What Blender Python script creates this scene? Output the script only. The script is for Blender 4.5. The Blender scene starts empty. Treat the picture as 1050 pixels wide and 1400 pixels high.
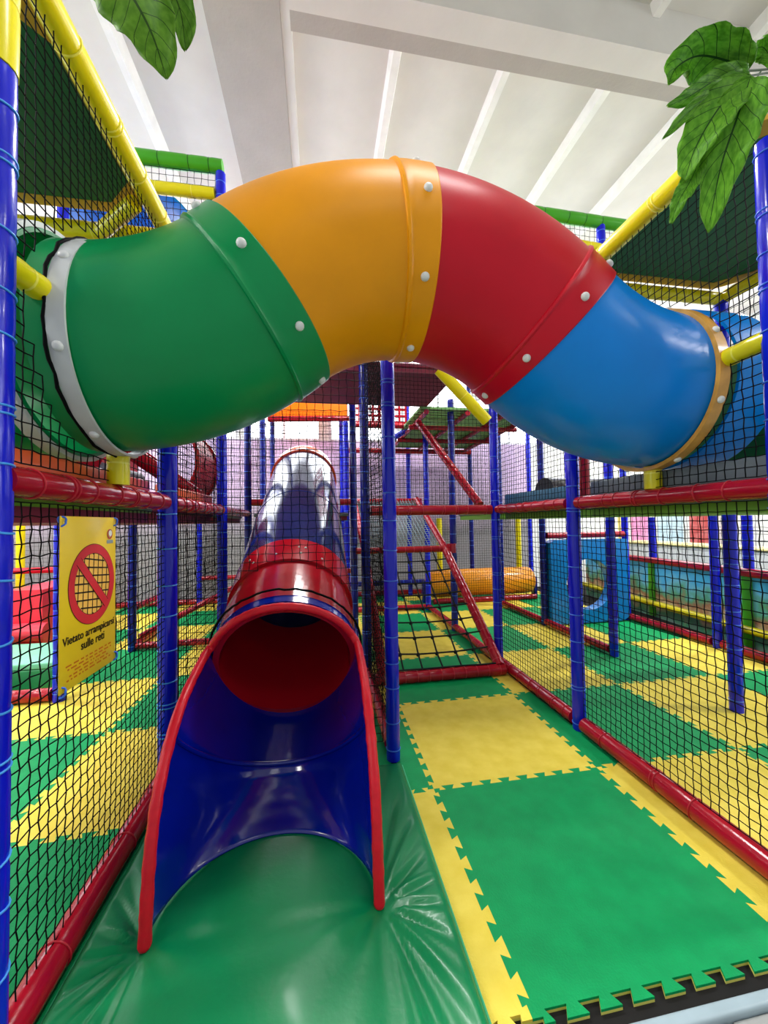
import bpy, bmesh, math, random
from mathutils import Vector, Matrix
random.seed(7)
S = bpy.context.scene
COL = S.collection
PI = math.pi
sin, cos, rad = math.sin, math.cos, math.radians
V = Vector

# ---------------------------------------------------------------- camera
FPX, YAW, PITCH, ROLL, CZ = 528.76, .164853, .0273683, -.0155509, 1.482
_f = V((sin(YAW)*cos(PITCH), cos(YAW)*cos(PITCH), sin(PITCH)))
_r = V((cos(YAW), -sin(YAW), 0))
_u = _r.cross(_f)
R_ = cos(ROLL)*_r + sin(ROLL)*_u
U_ = -sin(ROLL)*_r + cos(ROLL)*_u
cam = bpy.data.cameras.new('camera')
camo = bpy.data.objects.new('camera', cam)
COL.objects.link(camo)
m = Matrix((R_, U_, -_f)).transposed().to_4x4()
m.translation = V((0, 0, CZ))
camo.matrix_world = m
cam.sensor_fit = 'HORIZONTAL'
cam.sensor_width = 36
cam.lens = 36*FPX/1050
cam.clip_start = .02
S.camera = camo

def ray(x, y):
    return (x-525)/FPX*R_ - (y-700)/FPX*U_ + _f
def at(x, y, Y):            # a point of the photograph at depth Y
    d = ray(x, y)
    return V((0, 0, CZ)) + d*(Y/d.y)

# ---------------------------------------------------------------- materials
def lin(c):
    return tuple(((v/255)/12.92 if v/255 <= .04045 else ((v/255+.055)/1.055)**2.4) for v in c)
MATS = {}
def mat(name, rgb, rough=.4, var=.06, scale=6, bump=0, bscale=60, coat=0, trans=0, metal=0, rgb2=None, spec=.28):
    if name in MATS: return MATS[name]
    M = bpy.data.materials.new(name); M.use_nodes = True
    nt = M.node_tree; b = nt.nodes['Principled BSDF']
    c = lin(rgb)
    tc = nt.nodes.new('ShaderNodeTexCoord')
    nz = nt.nodes.new('ShaderNodeTexNoise'); nz.inputs['Scale'].default_value = scale; nz.inputs['Detail'].default_value = 5
    nt.links.new(tc.outputs['Object'], nz.inputs['Vector'])
    rp = nt.nodes.new('ShaderNodeValToRGB')
    rp.color_ramp.elements[0].position = .3; rp.color_ramp.elements[1].position = .7
    c2 = lin(rgb2) if rgb2 else tuple(min(1, v*(1+var)) for v in c)
    c1 = c if rgb2 else tuple(v*(1-var) for v in c)
    rp.color_ramp.elements[0].color = (*c1, 1); rp.color_ramp.elements[1].color = (*c2, 1)
    nt.links.new(nz.outputs['Fac'], rp.inputs['Fac'])
    nt.links.new(rp.outputs['Color'], b.inputs['Base Color'])
    b.inputs['Roughness'].default_value = rough
    b.inputs['Metallic'].default_value = metal
    b.inputs['Coat Weight'].default_value = coat*.6
    b.inputs['Specular IOR Level'].default_value = spec
    b.inputs['Coat Roughness'].default_value = .12
    if bump:
        n2 = nt.nodes.new('ShaderNodeTexNoise'); n2.inputs['Scale'].default_value = bscale; n2.inputs['Detail'].default_value = 3
        nt.links.new(tc.outputs['Object'], n2.inputs['Vector'])
        bp = nt.nodes.new('ShaderNodeBump'); bp.inputs['Strength'].default_value = bump; bp.inputs['Distance'].default_value = .01
        nt.links.new(n2.outputs['Fac'], bp.inputs['Height']); nt.links.new(bp.outputs['Normal'], b.inputs['Normal'])
    if trans:
        tr = nt.nodes.new('ShaderNodeBsdfTranslucent'); mx = nt.nodes.new('ShaderNodeMixShader')
        nt.links.new(rp.outputs['Color'], tr.inputs['Color'])
        mx.inputs['Fac'].default_value = trans
        nt.links.new(b.outputs[0], mx.inputs[1]); nt.links.new(tr.outputs[0], mx.inputs[2])
        nt.links.new(mx.outputs[0], nt.nodes['Material Output'].inputs[0])
    MATS[name] = M
    return M
def emis(name, rgb, st):
    M = bpy.data.materials.new(name); M.use_nodes = True
    nt = M.node_tree; nt.nodes.remove(nt.nodes['Principled BSDF'])
    e = nt.nodes.new('ShaderNodeEmission'); e.inputs[0].default_value = (*lin(rgb), 1); e.inputs[1].default_value = st
    nt.links.new(e.outputs[0], nt.nodes['Material Output'].inputs[0])
    return M

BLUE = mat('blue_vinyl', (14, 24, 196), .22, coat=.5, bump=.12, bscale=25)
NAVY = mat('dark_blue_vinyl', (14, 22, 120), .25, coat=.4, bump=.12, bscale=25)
TAPE = mat('light_blue_tape', (60, 112, 224), .35)
TAPE2 = mat('sky_blue_tape', (72, 156, 236), .35)
RED = mat('red_vinyl', (158, 14, 34), .2, coat=.5, bump=.15, bscale=25)
REDTAPE = mat('red_tape', (178, 36, 48), .3)
YEL = mat('yellow_vinyl', (222, 208, 10), .28, coat=.4, bump=.1, bscale=20)
YTAPE = mat('yellow_tape', (236, 226, 90), .3)
GREENV = mat('green_vinyl', (66, 160, 30), .3, coat=.3)
GTAPE = mat('dark_green_tape', (30, 96, 20), .35)
ORANGE = mat('orange_vinyl', (236, 104, 52), .3, coat=.3)
AMBER = mat('amber_vinyl', (236, 150, 28), .28, coat=.4)
GREY = mat('grey_vinyl', (104, 114, 120), .4)
TEAL = mat('teal_vinyl', (70, 122, 150), .35)
SKYV = mat('sky_blue_vinyl', (20, 122, 200), .25, coat=.4, bump=.5, bscale=4)
MAROON = mat('maroon_board', (122, 34, 58), .5)
NET = mat('black_net_cord', (7, 7, 9), .8, spec=.1)
ROPE = mat('black_rope', (12, 16, 20), .6)
NETW = mat('pale_net_cord', (120, 140, 150), .6)
TG = mat('green_moulded_plastic', (0, 140, 76), .3, .05, 3, .03, 160, trans=.06)
TY = mat('yellow_moulded_plastic', (240, 158, 0), .36, .06, 3, .03, 160, trans=.12)
TR = mat('red_moulded_plastic', (198, 10, 36), .34, .05, 3, .03, 160, trans=.08)
TB = mat('blue_moulded_plastic', (0, 130, 220), .26, .05, 3, .03, 160, trans=.06)
SR = mat('glossy_red_plastic', (196, 12, 24), .12, .04, 4, spec=.5, coat=.6)
SRB = mat('glossy_crimson_plastic', (186, 14, 34), .14, .04, 4, trans=.22, spec=.5, coat=.6)
SB = mat('glossy_navy_plastic', (2, 20, 140), .12, .08, 5, .03, 20, spec=.5, coat=.6)
SGB = mat('glossy_slate_plastic', (30, 40, 92), .1, .05, 4, spec=.5, coat=.6)
SO = mat('glossy_orange_plastic', (240, 88, 40), .2, .04, 4, spec=.5, coat=.5)
TRIM = mat('red_rubber_edging', (204, 22, 40), .35, .08, 30, .2, 40)
WHITEP = mat('pale_grey_plastic', (196, 200, 198), .35, .05, 12)
WOOD = mat('varnished_wood', (205, 150, 66), .3, .2, 14, coat=.4)
BOLT = mat('white_plastic_cap', (214, 216, 214), .3)
def mat_foam(name, rgb, rgb2):
    M = mat(name, rgb, .55, rgb2=rgb2, scale=9, bump=.25, bscale=140, spec=.15)
    return M
MG = mat_foam('green_foam', (0, 134, 74), (0, 148, 82))
MY = mat_foam('yellow_foam', (214, 190, 62), (228, 206, 84))
FOAMEDGE = mat('yellow_foam_edge', (206, 200, 96), .7)
LAND = mat('green_landing_vinyl', (0, 118, 68), .36, .06, 5, .08, 40, coat=.15)
ROOFG = mat('dark_green_board', (10, 92, 52), .55)
ROOFY = mat('ochre_board_edge', (176, 140, 40), .5)
DECKG = mat('lime_board_edge', (110, 160, 50), .5)
WALLW = mat('white_painted_plaster', (226, 228, 224), .7, .04, 2, .1, 20)
RIB = mat('white_rib_paint', (242, 241, 236), .8)
CEIL = mat('white_ceiling_plaster', (220, 217, 210), .8, .04, 3, .15, 12)
BEAMM = mat('taupe_beam_and_shade_strip', (178, 172, 164), .8, .05, 3, .2, 30)
DARK = mat('dark_subfloor', (12, 10, 8), .8, .3, 8)
PAVE = mat('grey_concrete', (150, 152, 150), .8, .2, 5, .3, 30)
KERB = mat('pale_metal_kerb', (150, 168, 176), .35, .06, 10)
FRAME = mat('white_window_frame', (220, 222, 224), .5)
PANE = emis('daylit_glass', (246, 250, 255), 7.5)

# ---------------------------------------------------------------- mesh builder
class MB:
    def __init__(s): s.v = []; s.f = []; s.mi = []; s.sm = []
    def add(s, vs, fs, mi=0, sm=False):
        b = len(s.v); s.v += [tuple(v) for v in vs]
        s.f += [tuple(i+b for i in f) for f in fs]; s.mi += [mi]*len(fs); s.sm += [sm]*len(fs)
    def box(s, a, b, mi=0):
        x0, y0, z0 = a; x1, y1, z1 = b
        s.add([(x0,y0,z0),(x1,y0,z0),(x1,y1,z0),(x0,y1,z0),(x0,y0,z1),(x1,y0,z1),(x1,y1,z1),(x0,y1,z1)],
              [(0,3,2,1),(4,5,6,7),(0,1,5,4),(1,2,6,5),(2,3,7,6),(3,0,4,7)], mi)
    def rbox(s, a, b, r=.02, mi=0, n=3):       # box with rounded edges (bevelled)
        bm = bmesh.new(); bmesh.ops.create_cube(bm, size=1)
        for v in bm.verts:
            v.co = V(((a[0]+b[0])/2+v.co.x*(b[0]-a[0]), (a[1]+b[1])/2+v.co.y*(b[1]-a[1]), (a[2]+b[2])/2+v.co.z*(b[2]-a[2])))
        bmesh.ops.bevel(bm, geom=list(bm.edges), offset=r, segments=n, profile=.5, affect='EDGES')
        bm.verts.ensure_lookup_table(); bm.verts.index_update()
        s.add([v.co[:] for v in bm.verts], [[v.index for v in f.verts] for f in bm.faces], mi, True); bm.free()
    def tube(s, pts, r, n=14, mi=0, caps=True, closed=False, smooth=True):
        pts = [V(p) for p in pts]; N = len(pts)
        rs = r if isinstance(r, (list, tuple)) else [r]*N
        t0 = (pts[1]-pts[0]).normalized()
        ref = V((0, 0, 1)) if abs(t0.z) < .9 else V((1, 0, 0))
        nn = (ref - t0*ref.dot(t0)).normalized(); vs = []
        for i, p in enumerate(pts):
            if closed: t = pts[(i+1) % N]-pts[i-1]
            elif i == 0: t = pts[1]-p
            elif i == N-1: t = p-pts[i-1]
            else: t = pts[i+1]-pts[i-1]
            if t.length < 1e-9: t = t0
            t = t.normalized(); nn = (nn-t*nn.dot(t)).normalized(); b = t.cross(nn); t0 = t
            for k in range(n):
                a = 2*PI*k/n; vs.append(p+rs[i]*(cos(a)*nn+sin(a)*b))
        fs = []
        for i in range(N if closed else N-1):
            for k in range(n):
                j = (i+1) % N; k2 = (k+1) % n
                fs.append((i*n+k, i*n+k2, j*n+k2, j*n+k))
        s.add(vs, fs, mi, smooth)
        if caps and not closed:
            s.add(vs[:n], [tuple(range(n-1, -1, -1))], mi); s.add(vs[-n:], [tuple(range(n))], mi)
    def dome(s, c, nrm, r, h, mi=0, n=12):
        c = V(c); nrm = V(nrm).normalized(); ref = V((0,0,1)) if abs(nrm.z) < .9 else V((1,0,0))
        a = nrm.cross(ref).normalized(); b = nrm.cross(a); vs = []; fs = []
        L = [(1, -.3), (1, .25), (.82, .68), (.45, .94)]
        for (q, z) in L:
            for k in range(n): vs.append(c+nrm*h*z+r*q*(cos(2*PI*k/n)*a+sin(2*PI*k/n)*b))
        vs.append(c+nrm*h)
        for i in range(len(L)-1):
            for k in range(n): fs.append((i*n+k, (i+1)*n+k, (i+1)*n+(k+1) % n, i*n+(k+1) % n))
        for k in range(n): fs.append(((len(L)-1)*n+k, len(vs)-1, (len(L)-1)*n+(k+1) % n))
        s.add(vs, fs, mi, True)
    def prism(s, poly, axis, a, b, mi=0):      # polygon (2D) extruded along axis 'x','y','z'
        def P(p, t): return {'x': (t, p[0], p[1]), 'y': (p[0], t, p[1]), 'z': (p[0], p[1], t)}[axis]
        n = len(poly); vs = [P(p, a) for p in poly]+[P(p, b) for p in poly]
        fs = [tuple(range(n-1, -1, -1)), tuple(range(n, 2*n))]+[(k, (k+1) % n, n+(k+1) % n, n+k) for k in range(n)]
        s.add(vs, fs, mi)
    def grid(s, fn, nu, nv, mi=0, sm=True):
        vs = [fn(i/nu, j/nv) for i in range(nu+1) for j in range(nv+1)]
        fs = [(i*(nv+1)+j, (i+1)*(nv+1)+j, (i+1)*(nv+1)+j+1, i*(nv+1)+j+1) for i in range(nu) for j in range(nv)]
        s.add(vs, fs, mi, sm)
    def build(s, name, mats, parent=None, origin=None, recalc=True):
        if not isinstance(mats, (list, tuple)): mats = [mats]
        me = bpy.data.meshes.new(name)
        if parent is not None: o0 = worldloc(parent)
        elif origin is not None: o0 = V(origin)
        else:
            xs = [v[0] for v in s.v]; ys = [v[1] for v in s.v]; zs = [v[2] for v in s.v]
            o0 = V(((min(xs)+max(xs))/2, (min(ys)+max(ys))/2, min(zs)))
        me.from_pydata([(v[0]-o0.x, v[1]-o0.y, v[2]-o0.z) for v in s.v], [], s.f)
        for mm in mats: me.materials.append(mm)
        me.polygons.foreach_set('material_index', s.mi); me.polygons.foreach_set('use_smooth', s.sm)
        if recalc:
            bm = bmesh.new(); bm.from_mesh(me); bmesh.ops.recalc_face_normals(bm, faces=bm.faces); bm.to_mesh(me); bm.free()
        o = bpy.data.objects.new(name, me); COL.objects.link(o)
        if parent is not None: o.parent = parent
        else: o.location = o0
        return o
def worldloc(o):
    p = V(o.location)
    while o.parent: o = o.parent; p += o.location
    return p
def tag(o, label, cat, group=None):
    o['label'] = label; o['category'] = cat
    if group: o['group'] = group
    return o
def struct(o): o['kind'] = 'structure'; return o
def thing(name, loc, label, cat, group=None):
    o = bpy.data.objects.new(name, None); COL.objects.link(o); o.location = loc; o.empty_display_size = .1
    return tag(o, label, cat, group)
def lerp(a, b, t): return a+(b-a)*t

# ---------------------------------------------------------------- layout grid of the play structure
GX = dict(a=-2.22, b=-.89, c=.44, d=1.8, e=3.13, f=4.46)
GY = {1: 1.24, 2: 2.47, 3: 3.77, 4: 5.08, 5: 6.38, 6: 7.7}
Z1 = 1.6
ROWN = {1: 'front row', 2: 'second row back', 3: 'third row back', 4: 'fourth row back', 5: 'fifth row back', 6: 'rearmost row'}
COLN = dict(a='of the netted bay left of the slide', b='along the left side of the slide', c='between the slide and the open mat lane',
            d='along the right edge of the open mat lane', e='inside the right netted play area', f='beside the painted low wall on the right')

# ---------------------------------------------------------------- setting
def box_struct(name, a, b, mt):
    q = MB(); q.box(a, b); return struct(q.build(name, mt))
box_struct('floor', (-7, 1.045, -.08), (9.5, 8.1, -.017), DARK)
pv = MB()
for i in range(-6, 9):
    for j in range(-6, 2):
        pv.rbox((i*.6+.004, j*.6+.42-.6, -.06), (i*.6+.596, j*.6+1.018-.6, -.03), .004, n=1)
struct(pv.build('floor_paving', PAVE))
kb = MB(); kb.rbox((-3, 1.02, -.06), (7, 1.058, -.010), .010)
struct(kb.build('trim_1', KERB))
HC = 6.0
box_struct('ceiling', (-7, -4, HC), (9.5, 8.1, HC+.1), CEIL)
box_struct('wall_left', (-7.1, -4, -.1), (-7, 8.1, HC), WALLW)
box_struct('wall_right', (9.5, -4, -.1), (9.6, 8.1, HC), WALLW)
# back wall: grey, with lilac flare painted into the upper part, band of windows
WB = bpy.data.materials.new('grey_wall_lilac_flare'); WB.use_nodes = True
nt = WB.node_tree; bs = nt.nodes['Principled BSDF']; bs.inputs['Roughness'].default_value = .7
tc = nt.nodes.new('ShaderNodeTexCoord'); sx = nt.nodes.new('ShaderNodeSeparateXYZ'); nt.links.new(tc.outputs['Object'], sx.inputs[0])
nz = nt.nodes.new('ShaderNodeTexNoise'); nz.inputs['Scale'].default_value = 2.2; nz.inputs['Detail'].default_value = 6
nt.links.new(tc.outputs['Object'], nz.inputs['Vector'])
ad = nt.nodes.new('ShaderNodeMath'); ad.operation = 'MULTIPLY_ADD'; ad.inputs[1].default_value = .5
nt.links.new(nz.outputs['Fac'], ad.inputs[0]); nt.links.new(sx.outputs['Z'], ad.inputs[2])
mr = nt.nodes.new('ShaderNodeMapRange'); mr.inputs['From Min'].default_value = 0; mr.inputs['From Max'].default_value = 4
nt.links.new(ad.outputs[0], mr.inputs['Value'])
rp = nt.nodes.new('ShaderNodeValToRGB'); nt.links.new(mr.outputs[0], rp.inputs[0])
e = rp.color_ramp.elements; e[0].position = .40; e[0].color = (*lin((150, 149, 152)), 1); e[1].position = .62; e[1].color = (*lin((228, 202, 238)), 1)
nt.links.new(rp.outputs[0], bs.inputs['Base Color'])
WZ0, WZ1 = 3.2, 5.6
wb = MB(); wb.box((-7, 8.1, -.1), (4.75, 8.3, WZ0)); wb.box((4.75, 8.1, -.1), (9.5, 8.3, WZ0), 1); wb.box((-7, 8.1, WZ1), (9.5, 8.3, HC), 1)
wx = [-6.4, -4.75, -3.1, -1.45, .2, 1.85, 3.5, 5.15, 6.8]
prev = -7
for x in wx:
    wb.box((prev, 8.1, WZ0), (x, 8.3, WZ1), 1); prev = x+1.5
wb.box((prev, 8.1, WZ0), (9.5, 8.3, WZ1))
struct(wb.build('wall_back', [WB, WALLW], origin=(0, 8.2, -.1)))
for k, x in enumerate(wx):
    w = bpy.data.objects.new('window_%d' % (k+1), None); COL.objects.link(w); w.location = (x+.75, 8.15, WZ0); struct(w)
    q = MB()
    for (a, b) in (((x, 8.12, WZ0), (x+.06, 8.18, WZ1)), ((x+1.44, 8.12, WZ0), (x+1.5, 8.18, WZ1)), ((x+.06, 8.12, WZ0), (x+1.44, 8.18, WZ0+.05)), ((x+.06, 8.12, WZ1-.06), (x+1.44, 8.18, WZ1)), ((x+.73, 8.12, WZ0+.05), (x+.77, 8.18, WZ1-.06))):
        q.box(a, b)
    q.build('window_frame', FRAME, w)
    q = MB(); q.box((x+.02, 8.19, WZ0+.02), (x+1.48, 8.2, WZ1-.02)); q.build('pane', PANE, w)
# unseen high windows added in the side walls to brighten ceiling and hall
for k, (X, y) in enumerate([(-7, y) for y in (-1.5, 1.2, 3.9)]+[(9.5, y) for y in (-1.5, 1.2, 3.9)]):
    w = bpy.data.objects.new('window_%d' % (len(wx)+k+1), None); COL.objects.link(w); w.location = (X, y+1.1, 2.8); struct(w)
    sg = 1 if X < 0 else -1
    q = MB(); x0, x1 = sorted((X, X+sg*.05))
    for (a, b) in (((x0, y, 2.8), (x1, y+.06, 4.6)), ((x0, y+2.14, 2.8), (x1, y+2.2, 4.6)), ((x0, y+.06, 2.8), (x1, y+2.14, 2.86)), ((x0, y+.06, 4.54), (x1, y+2.14, 4.6)), ((x0, y+1.08, 2.86), (x1, y+1.12, 4.54))):
        q.box(a, b)
    q.build('window_frame', FRAME, w)
    q = MB(); x0, x1 = sorted((X+sg*.01, X+sg*.02)); q.box((x0, y+.03, 2.83), (x1, y+2.17, 4.57)); q.build('pane', PANE, w)
# ceiling beams and ribs
q = MB(); q.box((-.93, -4, HC-.12), (-.29, 8.1, HC-.001)); struct(q.build('trim_2', BEAMM))
q = MB(); q.box((-.288, -4, HC-.10), (-.20, 8.1, HC-.001)); struct(q.build('trim_3', CEIL))
q = MB(); q.box((-.198, 2.84, HC-.42), (9.5, 3.045, HC-.001)); struct(q.build('trim_4', CEIL))
q = MB(); q.box((-.198, 3.06, HC-.33), (9.5, 3.25, HC-.001)); struct(q.build('trim_30', BEAMM))  # strip behind the cross beam, its shading put in as a darker colour
n = 5
for x in (.765, 1.86, 2.97, 4.02, 5.1, 6.2):
    for (y0, y1) in ((3.252, 8.1), (-4, 2.838)):
        q = MB(); q.prism([(x-.06, HC-.001), (x-.035, HC-.11), (x+.035, HC-.11), (x+.06, HC-.001)], 'y', y0, y1)
        struct(q.build('trim_%d' % n, RIB)); n += 1
for x in (-1.8, -2.95, -4.1, -5.2):
    q = MB(); q.prism([(x-.06, HC-.001), (x-.035, HC-.14), (x+.035, HC-.14), (x+.06, HC-.001)], 'y', -4, 8.1)
    struct(q.build('trim_%d' % n, RIB)); n += 1

# ---------------------------------------------------------------- puzzle floor mats
PX, PY, OX, OY = 1.007, 1.012, .608, 2.118
def edge_curve(n=9, h=.016, s=.009, L=1.0):
    p = L/n; pts = [(0, 0)]
    sgn = -1
    pts.append((.034, 0)); pts.append((.03, -h))
    for k in range(1, 2*n):
        x = k*p/2
        if sgn < 0: pts += [(x+s, -h), (x-s, h)]
        else: pts += [(x+s, h), (x-s, -h)]
        sgn = -sgn
    pts += [(L-.03, h*sgn), (L-.034, 0), (L, 0)]
    return pts
EC = edge_curve()
def clipc(c, lo, hi):
    r = [p for p in c if lo < p[0] < hi]
    return [(lo, 0)]+r+[(hi, 0)]
def mat_outline(u0, u1, v0, v1):
    # u,v in 0..1 inside the square; an uncut side is toothed
    cx = clipc(EC, u0, u1); cy = clipc(EC, v0, v1)
    P = []
    bot = [(x, (y if v0 == 0 else v0)) for x, y in cx]; top = [(x, 1+y if v1 == 1 else v1) for x, y in cx]
    lef = [((y if u0 == 0 else u0), x) for x, y in cy]; rig = [(1+y if u1 == 1 else u1, x) for x, y in cy]
    P = bot[:-1]+rig[:-1]+list(reversed(top))[:-1]+list(reversed(lef))[:-1]
    out = []
    for p in P:
        if not out or (abs(out[-1][0]-p[0])+abs(out[-1][1]-p[1])) > 1e-5: out.append(p)
    return out
MCACHE = {}
def floor_mat(i, j, label, green, u0=0, u1=1, v0=0, v1=1, xo=OX):
    key = (green, u0, u1, v0, v1)
    x, y = xo+i*PX, OY+j*PY
    if key not in MCACHE:
        o2 = mat_outline(u0, u1, v0, v1)
        o2 = [(p[0]*PX, p[1]*PY) for p in o2]; N = len(o2)
        bm = bmesh.new()
        top = [bm.verts.new((p[0], p[1], 0)) for p in o2]; md = [bm.verts.new((p[0], p[1], -.008)) for p in o2]; bt = [bm.verts.new((p[0], p[1], -.0165)) for p in o2]
        ft = bm.faces.new(top)
        for k in range(N):
            l = (k+1) % N
            bm.faces.new((top[k], md[k], md[l], top[l])); f = bm.faces.new((md[k], bt[k], bt[l], md[l])); f.material_index = 1
        f = bm.faces.new(list(reversed(bt))); f.material_index = 1
        bmesh.ops.recalc_face_normals(bm, faces=bm.faces)
        bmesh.ops.triangulate(bm, faces=[f for f in bm.faces if len(f.verts) > 4])
        me = bpy.data.meshes.new('foam_mat'); bm.to_mesh(me); bm.free()
        me.materials.append(MG if green else MY); me.materials.append(FOAMEDGE)
        MCACHE[key] = me
    o = bpy.data.objects.new('foam_mat', MCACHE[key]); COL.objects.link(o); o.location = (x, y, 0)
    tag(o, label, 'floor mat', 'interlocking foam floor mats')
RN = {-1: 'front', 0: 'second', 1: 'third', 2: 'fourth', 3: 'fifth', 4: 'sixth', 5: 'rearmost'}
for j in range(-1, 6):
    v1 = 1 if j < 5 else .8
    # left of the lane
    for k, i in enumerate((-5, -4, -3, -2)):
        g = (i+j) % 2 != 0
        cn = {-2: 'beside the slide', -3: 'one column left of the slide', -4: 'two columns left of the slide', -5: 'at the far left'}[i]
        floor_mat(i, j, '%s puzzle foam mat behind the left net, %s row, %s' % ('green' if g else 'yellow', RN[j], cn), g, v1=v1, xo=OX-.13)
    if j >= 2:
        g = (j-1) % 2 != 0
        floor_mat(-1, j, '%s puzzle foam mat under the tube slide, %s row' % ('green' if g else 'yellow', RN[j]), g, v1=v1)
    else:
        g = (j-1) % 2 != 0
        u0 = .85
        floor_mat(-1, j, 'narrow %s puzzle mat strip left of the open lane, %s row' % ('green' if g else 'yellow', RN[j]), g, u0=u0)
        if j >= 0: floor_mat(-1, j, '%s puzzle foam mat in the shade under the slide tube, %s row' % ('green' if g else 'yellow', RN[j]), g, u1=.81, v0=(.215 if j == 0 else 0))
    g = j % 2 != 0
    lab = {-1: 'large green puzzle mat with exposed teeth at the front of the lane', 0: 'yellow puzzle mat in the middle of the open lane', 1: 'green puzzle mat under the foot of the rope climb'}.get(j, '%s puzzle foam mat beyond the rope climb, %s row' % ('green' if g else 'yellow', RN[j]))
    floor_mat(0, j, lab, g, v1=v1)
    for i in (1, 2, 3):
        g = (i+j) % 2 != 0
        c = 'green' if g else 'yellow'
        if i == 1 and j < 2:
            floor_mat(i, j, 'narrow %s puzzle mat strip against the right red floor rail, %s row' % (c, RN[j]), g, u1=.165)
            floor_mat(i, j, '%s puzzle foam mat just behind the right net, %s row' % (c, RN[j]), g, u0=.205)
        elif i == 3: floor_mat(i, j, '%s puzzle foam mat along the painted low wall, %s row' % (c, RN[j]), g, v1=v1, u1=.86)
        else: floor_mat(i, j, '%s puzzle foam mat in the right play area, %s row, %s' % (c, RN[j], 'second column from the lane' if i == 2 else 'first column from the lane'), g, v1=v1)

# ---------------------------------------------------------------- padded poles and rails
def padded(name, p0, p1, r, mats, label, cat, group=None, step=.17, bands=False, cap=False, jitter=.25, n=16, tilt=0):
    """foam padded pole: pad tube pinched at every tape band; bands are parts on near ones, second material elsewhere"""
    p0, p1 = V(p0), V(p1); d = p1-p0; L = d.length; t = d/L
    nb = max(1, int(L/step)); pos = [(k+.5+random.uniform(-jitter, jitter))*L/nb for k in range(nb)]
    prof = [(0, r*.97)]
    for s in pos:
        for ds, q in ((-.03, 1.), (-.008, .955), (.008, .955), (.03, 1.)): prof.append((min(max(s+ds, .001), L-.001), r*q))
    prof.append((L, r*.97)); prof.sort()
    root = thing(name, p0 if p0.z <= p1.z else p1, label, cat, group) if bands else None
    q = MB(); q.tube([p0+t*s for s, _ in prof], [a for _, a in prof], n)
    if cap: q.dome(p1, t, r*.97, r*.5)
    if not bands:
        for s in pos: q.tube([p0+t*(s-.004), p0+t*(s+.004)], r*.975, n, mi=1, caps=False)
        return tag(q.build(name, mats, origin=p0), label, cat, group)
    q.build('foam_pad', mats[0], root)
    ref = V((0, 0, 1)) if abs(t.z) < .9 else V((1, 0, 0))
    a = (ref-t*ref.dot(t)).normalized(); b = t.cross(a)
    for s in pos:
        q = MB(); tl = random.uniform(-tilt, tilt); ph = random.uniform(0, 6.28); N = 20
        for ds in (0,) if random.random() < .75 else (0, .022):
            q.tube([p0+t*(s+ds+tl*cos(2*PI*k/N+ph))+r*.985*(cos(2*PI*k/N)*a+sin(2*PI*k/N)*b) for k in range(N)], .0036, 5, closed=True)
        q.build('tape_band', mats[1], root)
    return root
PR = {}
tops = {1: 2.8, 2: 3.2, 3: 4.8, 4: 4.8, 5: 4.8, 6: 4.8}
for c in 'abcdef':
    for rw in range(1, 7):
        if (c, rw) in (('c', 1), ('a', 1), ('e', 1), ('f', 1), ('a', 2), ('f', 2)): continue
        near = (c, rw) in (('b', 1), ('d', 1), ('b', 2), ('c', 2), ('d', 2), ('e', 2), ('c', 3), ('d', 3))
        r = {('b', 1): .049, ('b', 2): .053, ('c', 2): .044}.get((c, rw), .046)
        x, y = GX[c], GY[rw]
        y += {('c', 2): -.04, ('d', 2): .05, ('e', 2): .05}.get((c, rw), 0)
        top = tops[rw]
        if (c, rw) == ('b', 1): x -= .014
        if (c, rw) == ('d', 1): top = 2.99
        if c in 'cd' and rw in (3,): top = 3.3
        if c in 'bcde' and rw in (4, 5): top = 3.15 if c in 'cd' else 4.8
        if c == 'f' and rw == 3: top = Z1-.1
        lab = {('b', 1): 'thick blue padded post closest to the camera at the left edge', ('b', 2): 'blue padded post right of the yellow warning sign, behind the slide mouth',
               ('c', 2): 'blue padded post standing right beside the slide mouth', ('d', 2): 'blue padded post under the blue tube section, at the red floor rail',
               ('e', 2): 'blue padded post standing on yellow mats inside the right net', ('d', 1): 'blue padded post with yellow top at the upper right edge under the leaves',
               ('d', 3): 'blue padded post at the foot of the rope climb', ('a', 3): 'blue padded post behind the yellow warning sign'}.get((c, rw),
               'blue padded post %s, %s' % (COLN[c], ROWN[rw]))
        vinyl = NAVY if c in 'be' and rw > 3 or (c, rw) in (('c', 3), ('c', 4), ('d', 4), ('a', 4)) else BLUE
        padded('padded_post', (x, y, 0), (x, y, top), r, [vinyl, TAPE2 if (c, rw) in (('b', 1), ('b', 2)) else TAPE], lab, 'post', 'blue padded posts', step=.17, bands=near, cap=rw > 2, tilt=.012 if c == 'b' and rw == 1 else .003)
B0 = GX['b']
padded('post_sleeve', (B0-.014, 1.24, 2.802), (B0-.014, 1.24, 3.6), .052, [YEL, YTAPE], 'yellow padded sleeve topping the nearest left post', 'sleeve', step=.6)

def rail(p0, p1, r, label, mats=None, name='padded_rail', group='red padded rails', step=.15, bands=False, cat='rail'):
    return padded(name, p0, p1, r, mats or [RED, REDTAPE], label, cat, group, step=step, bands=bands, tilt=.008)
B, C, D, E_, F_, A = GX['b'], GX['c'], GX['d'], GX['e'], GX['f'], GX['a']
g = .05
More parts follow.
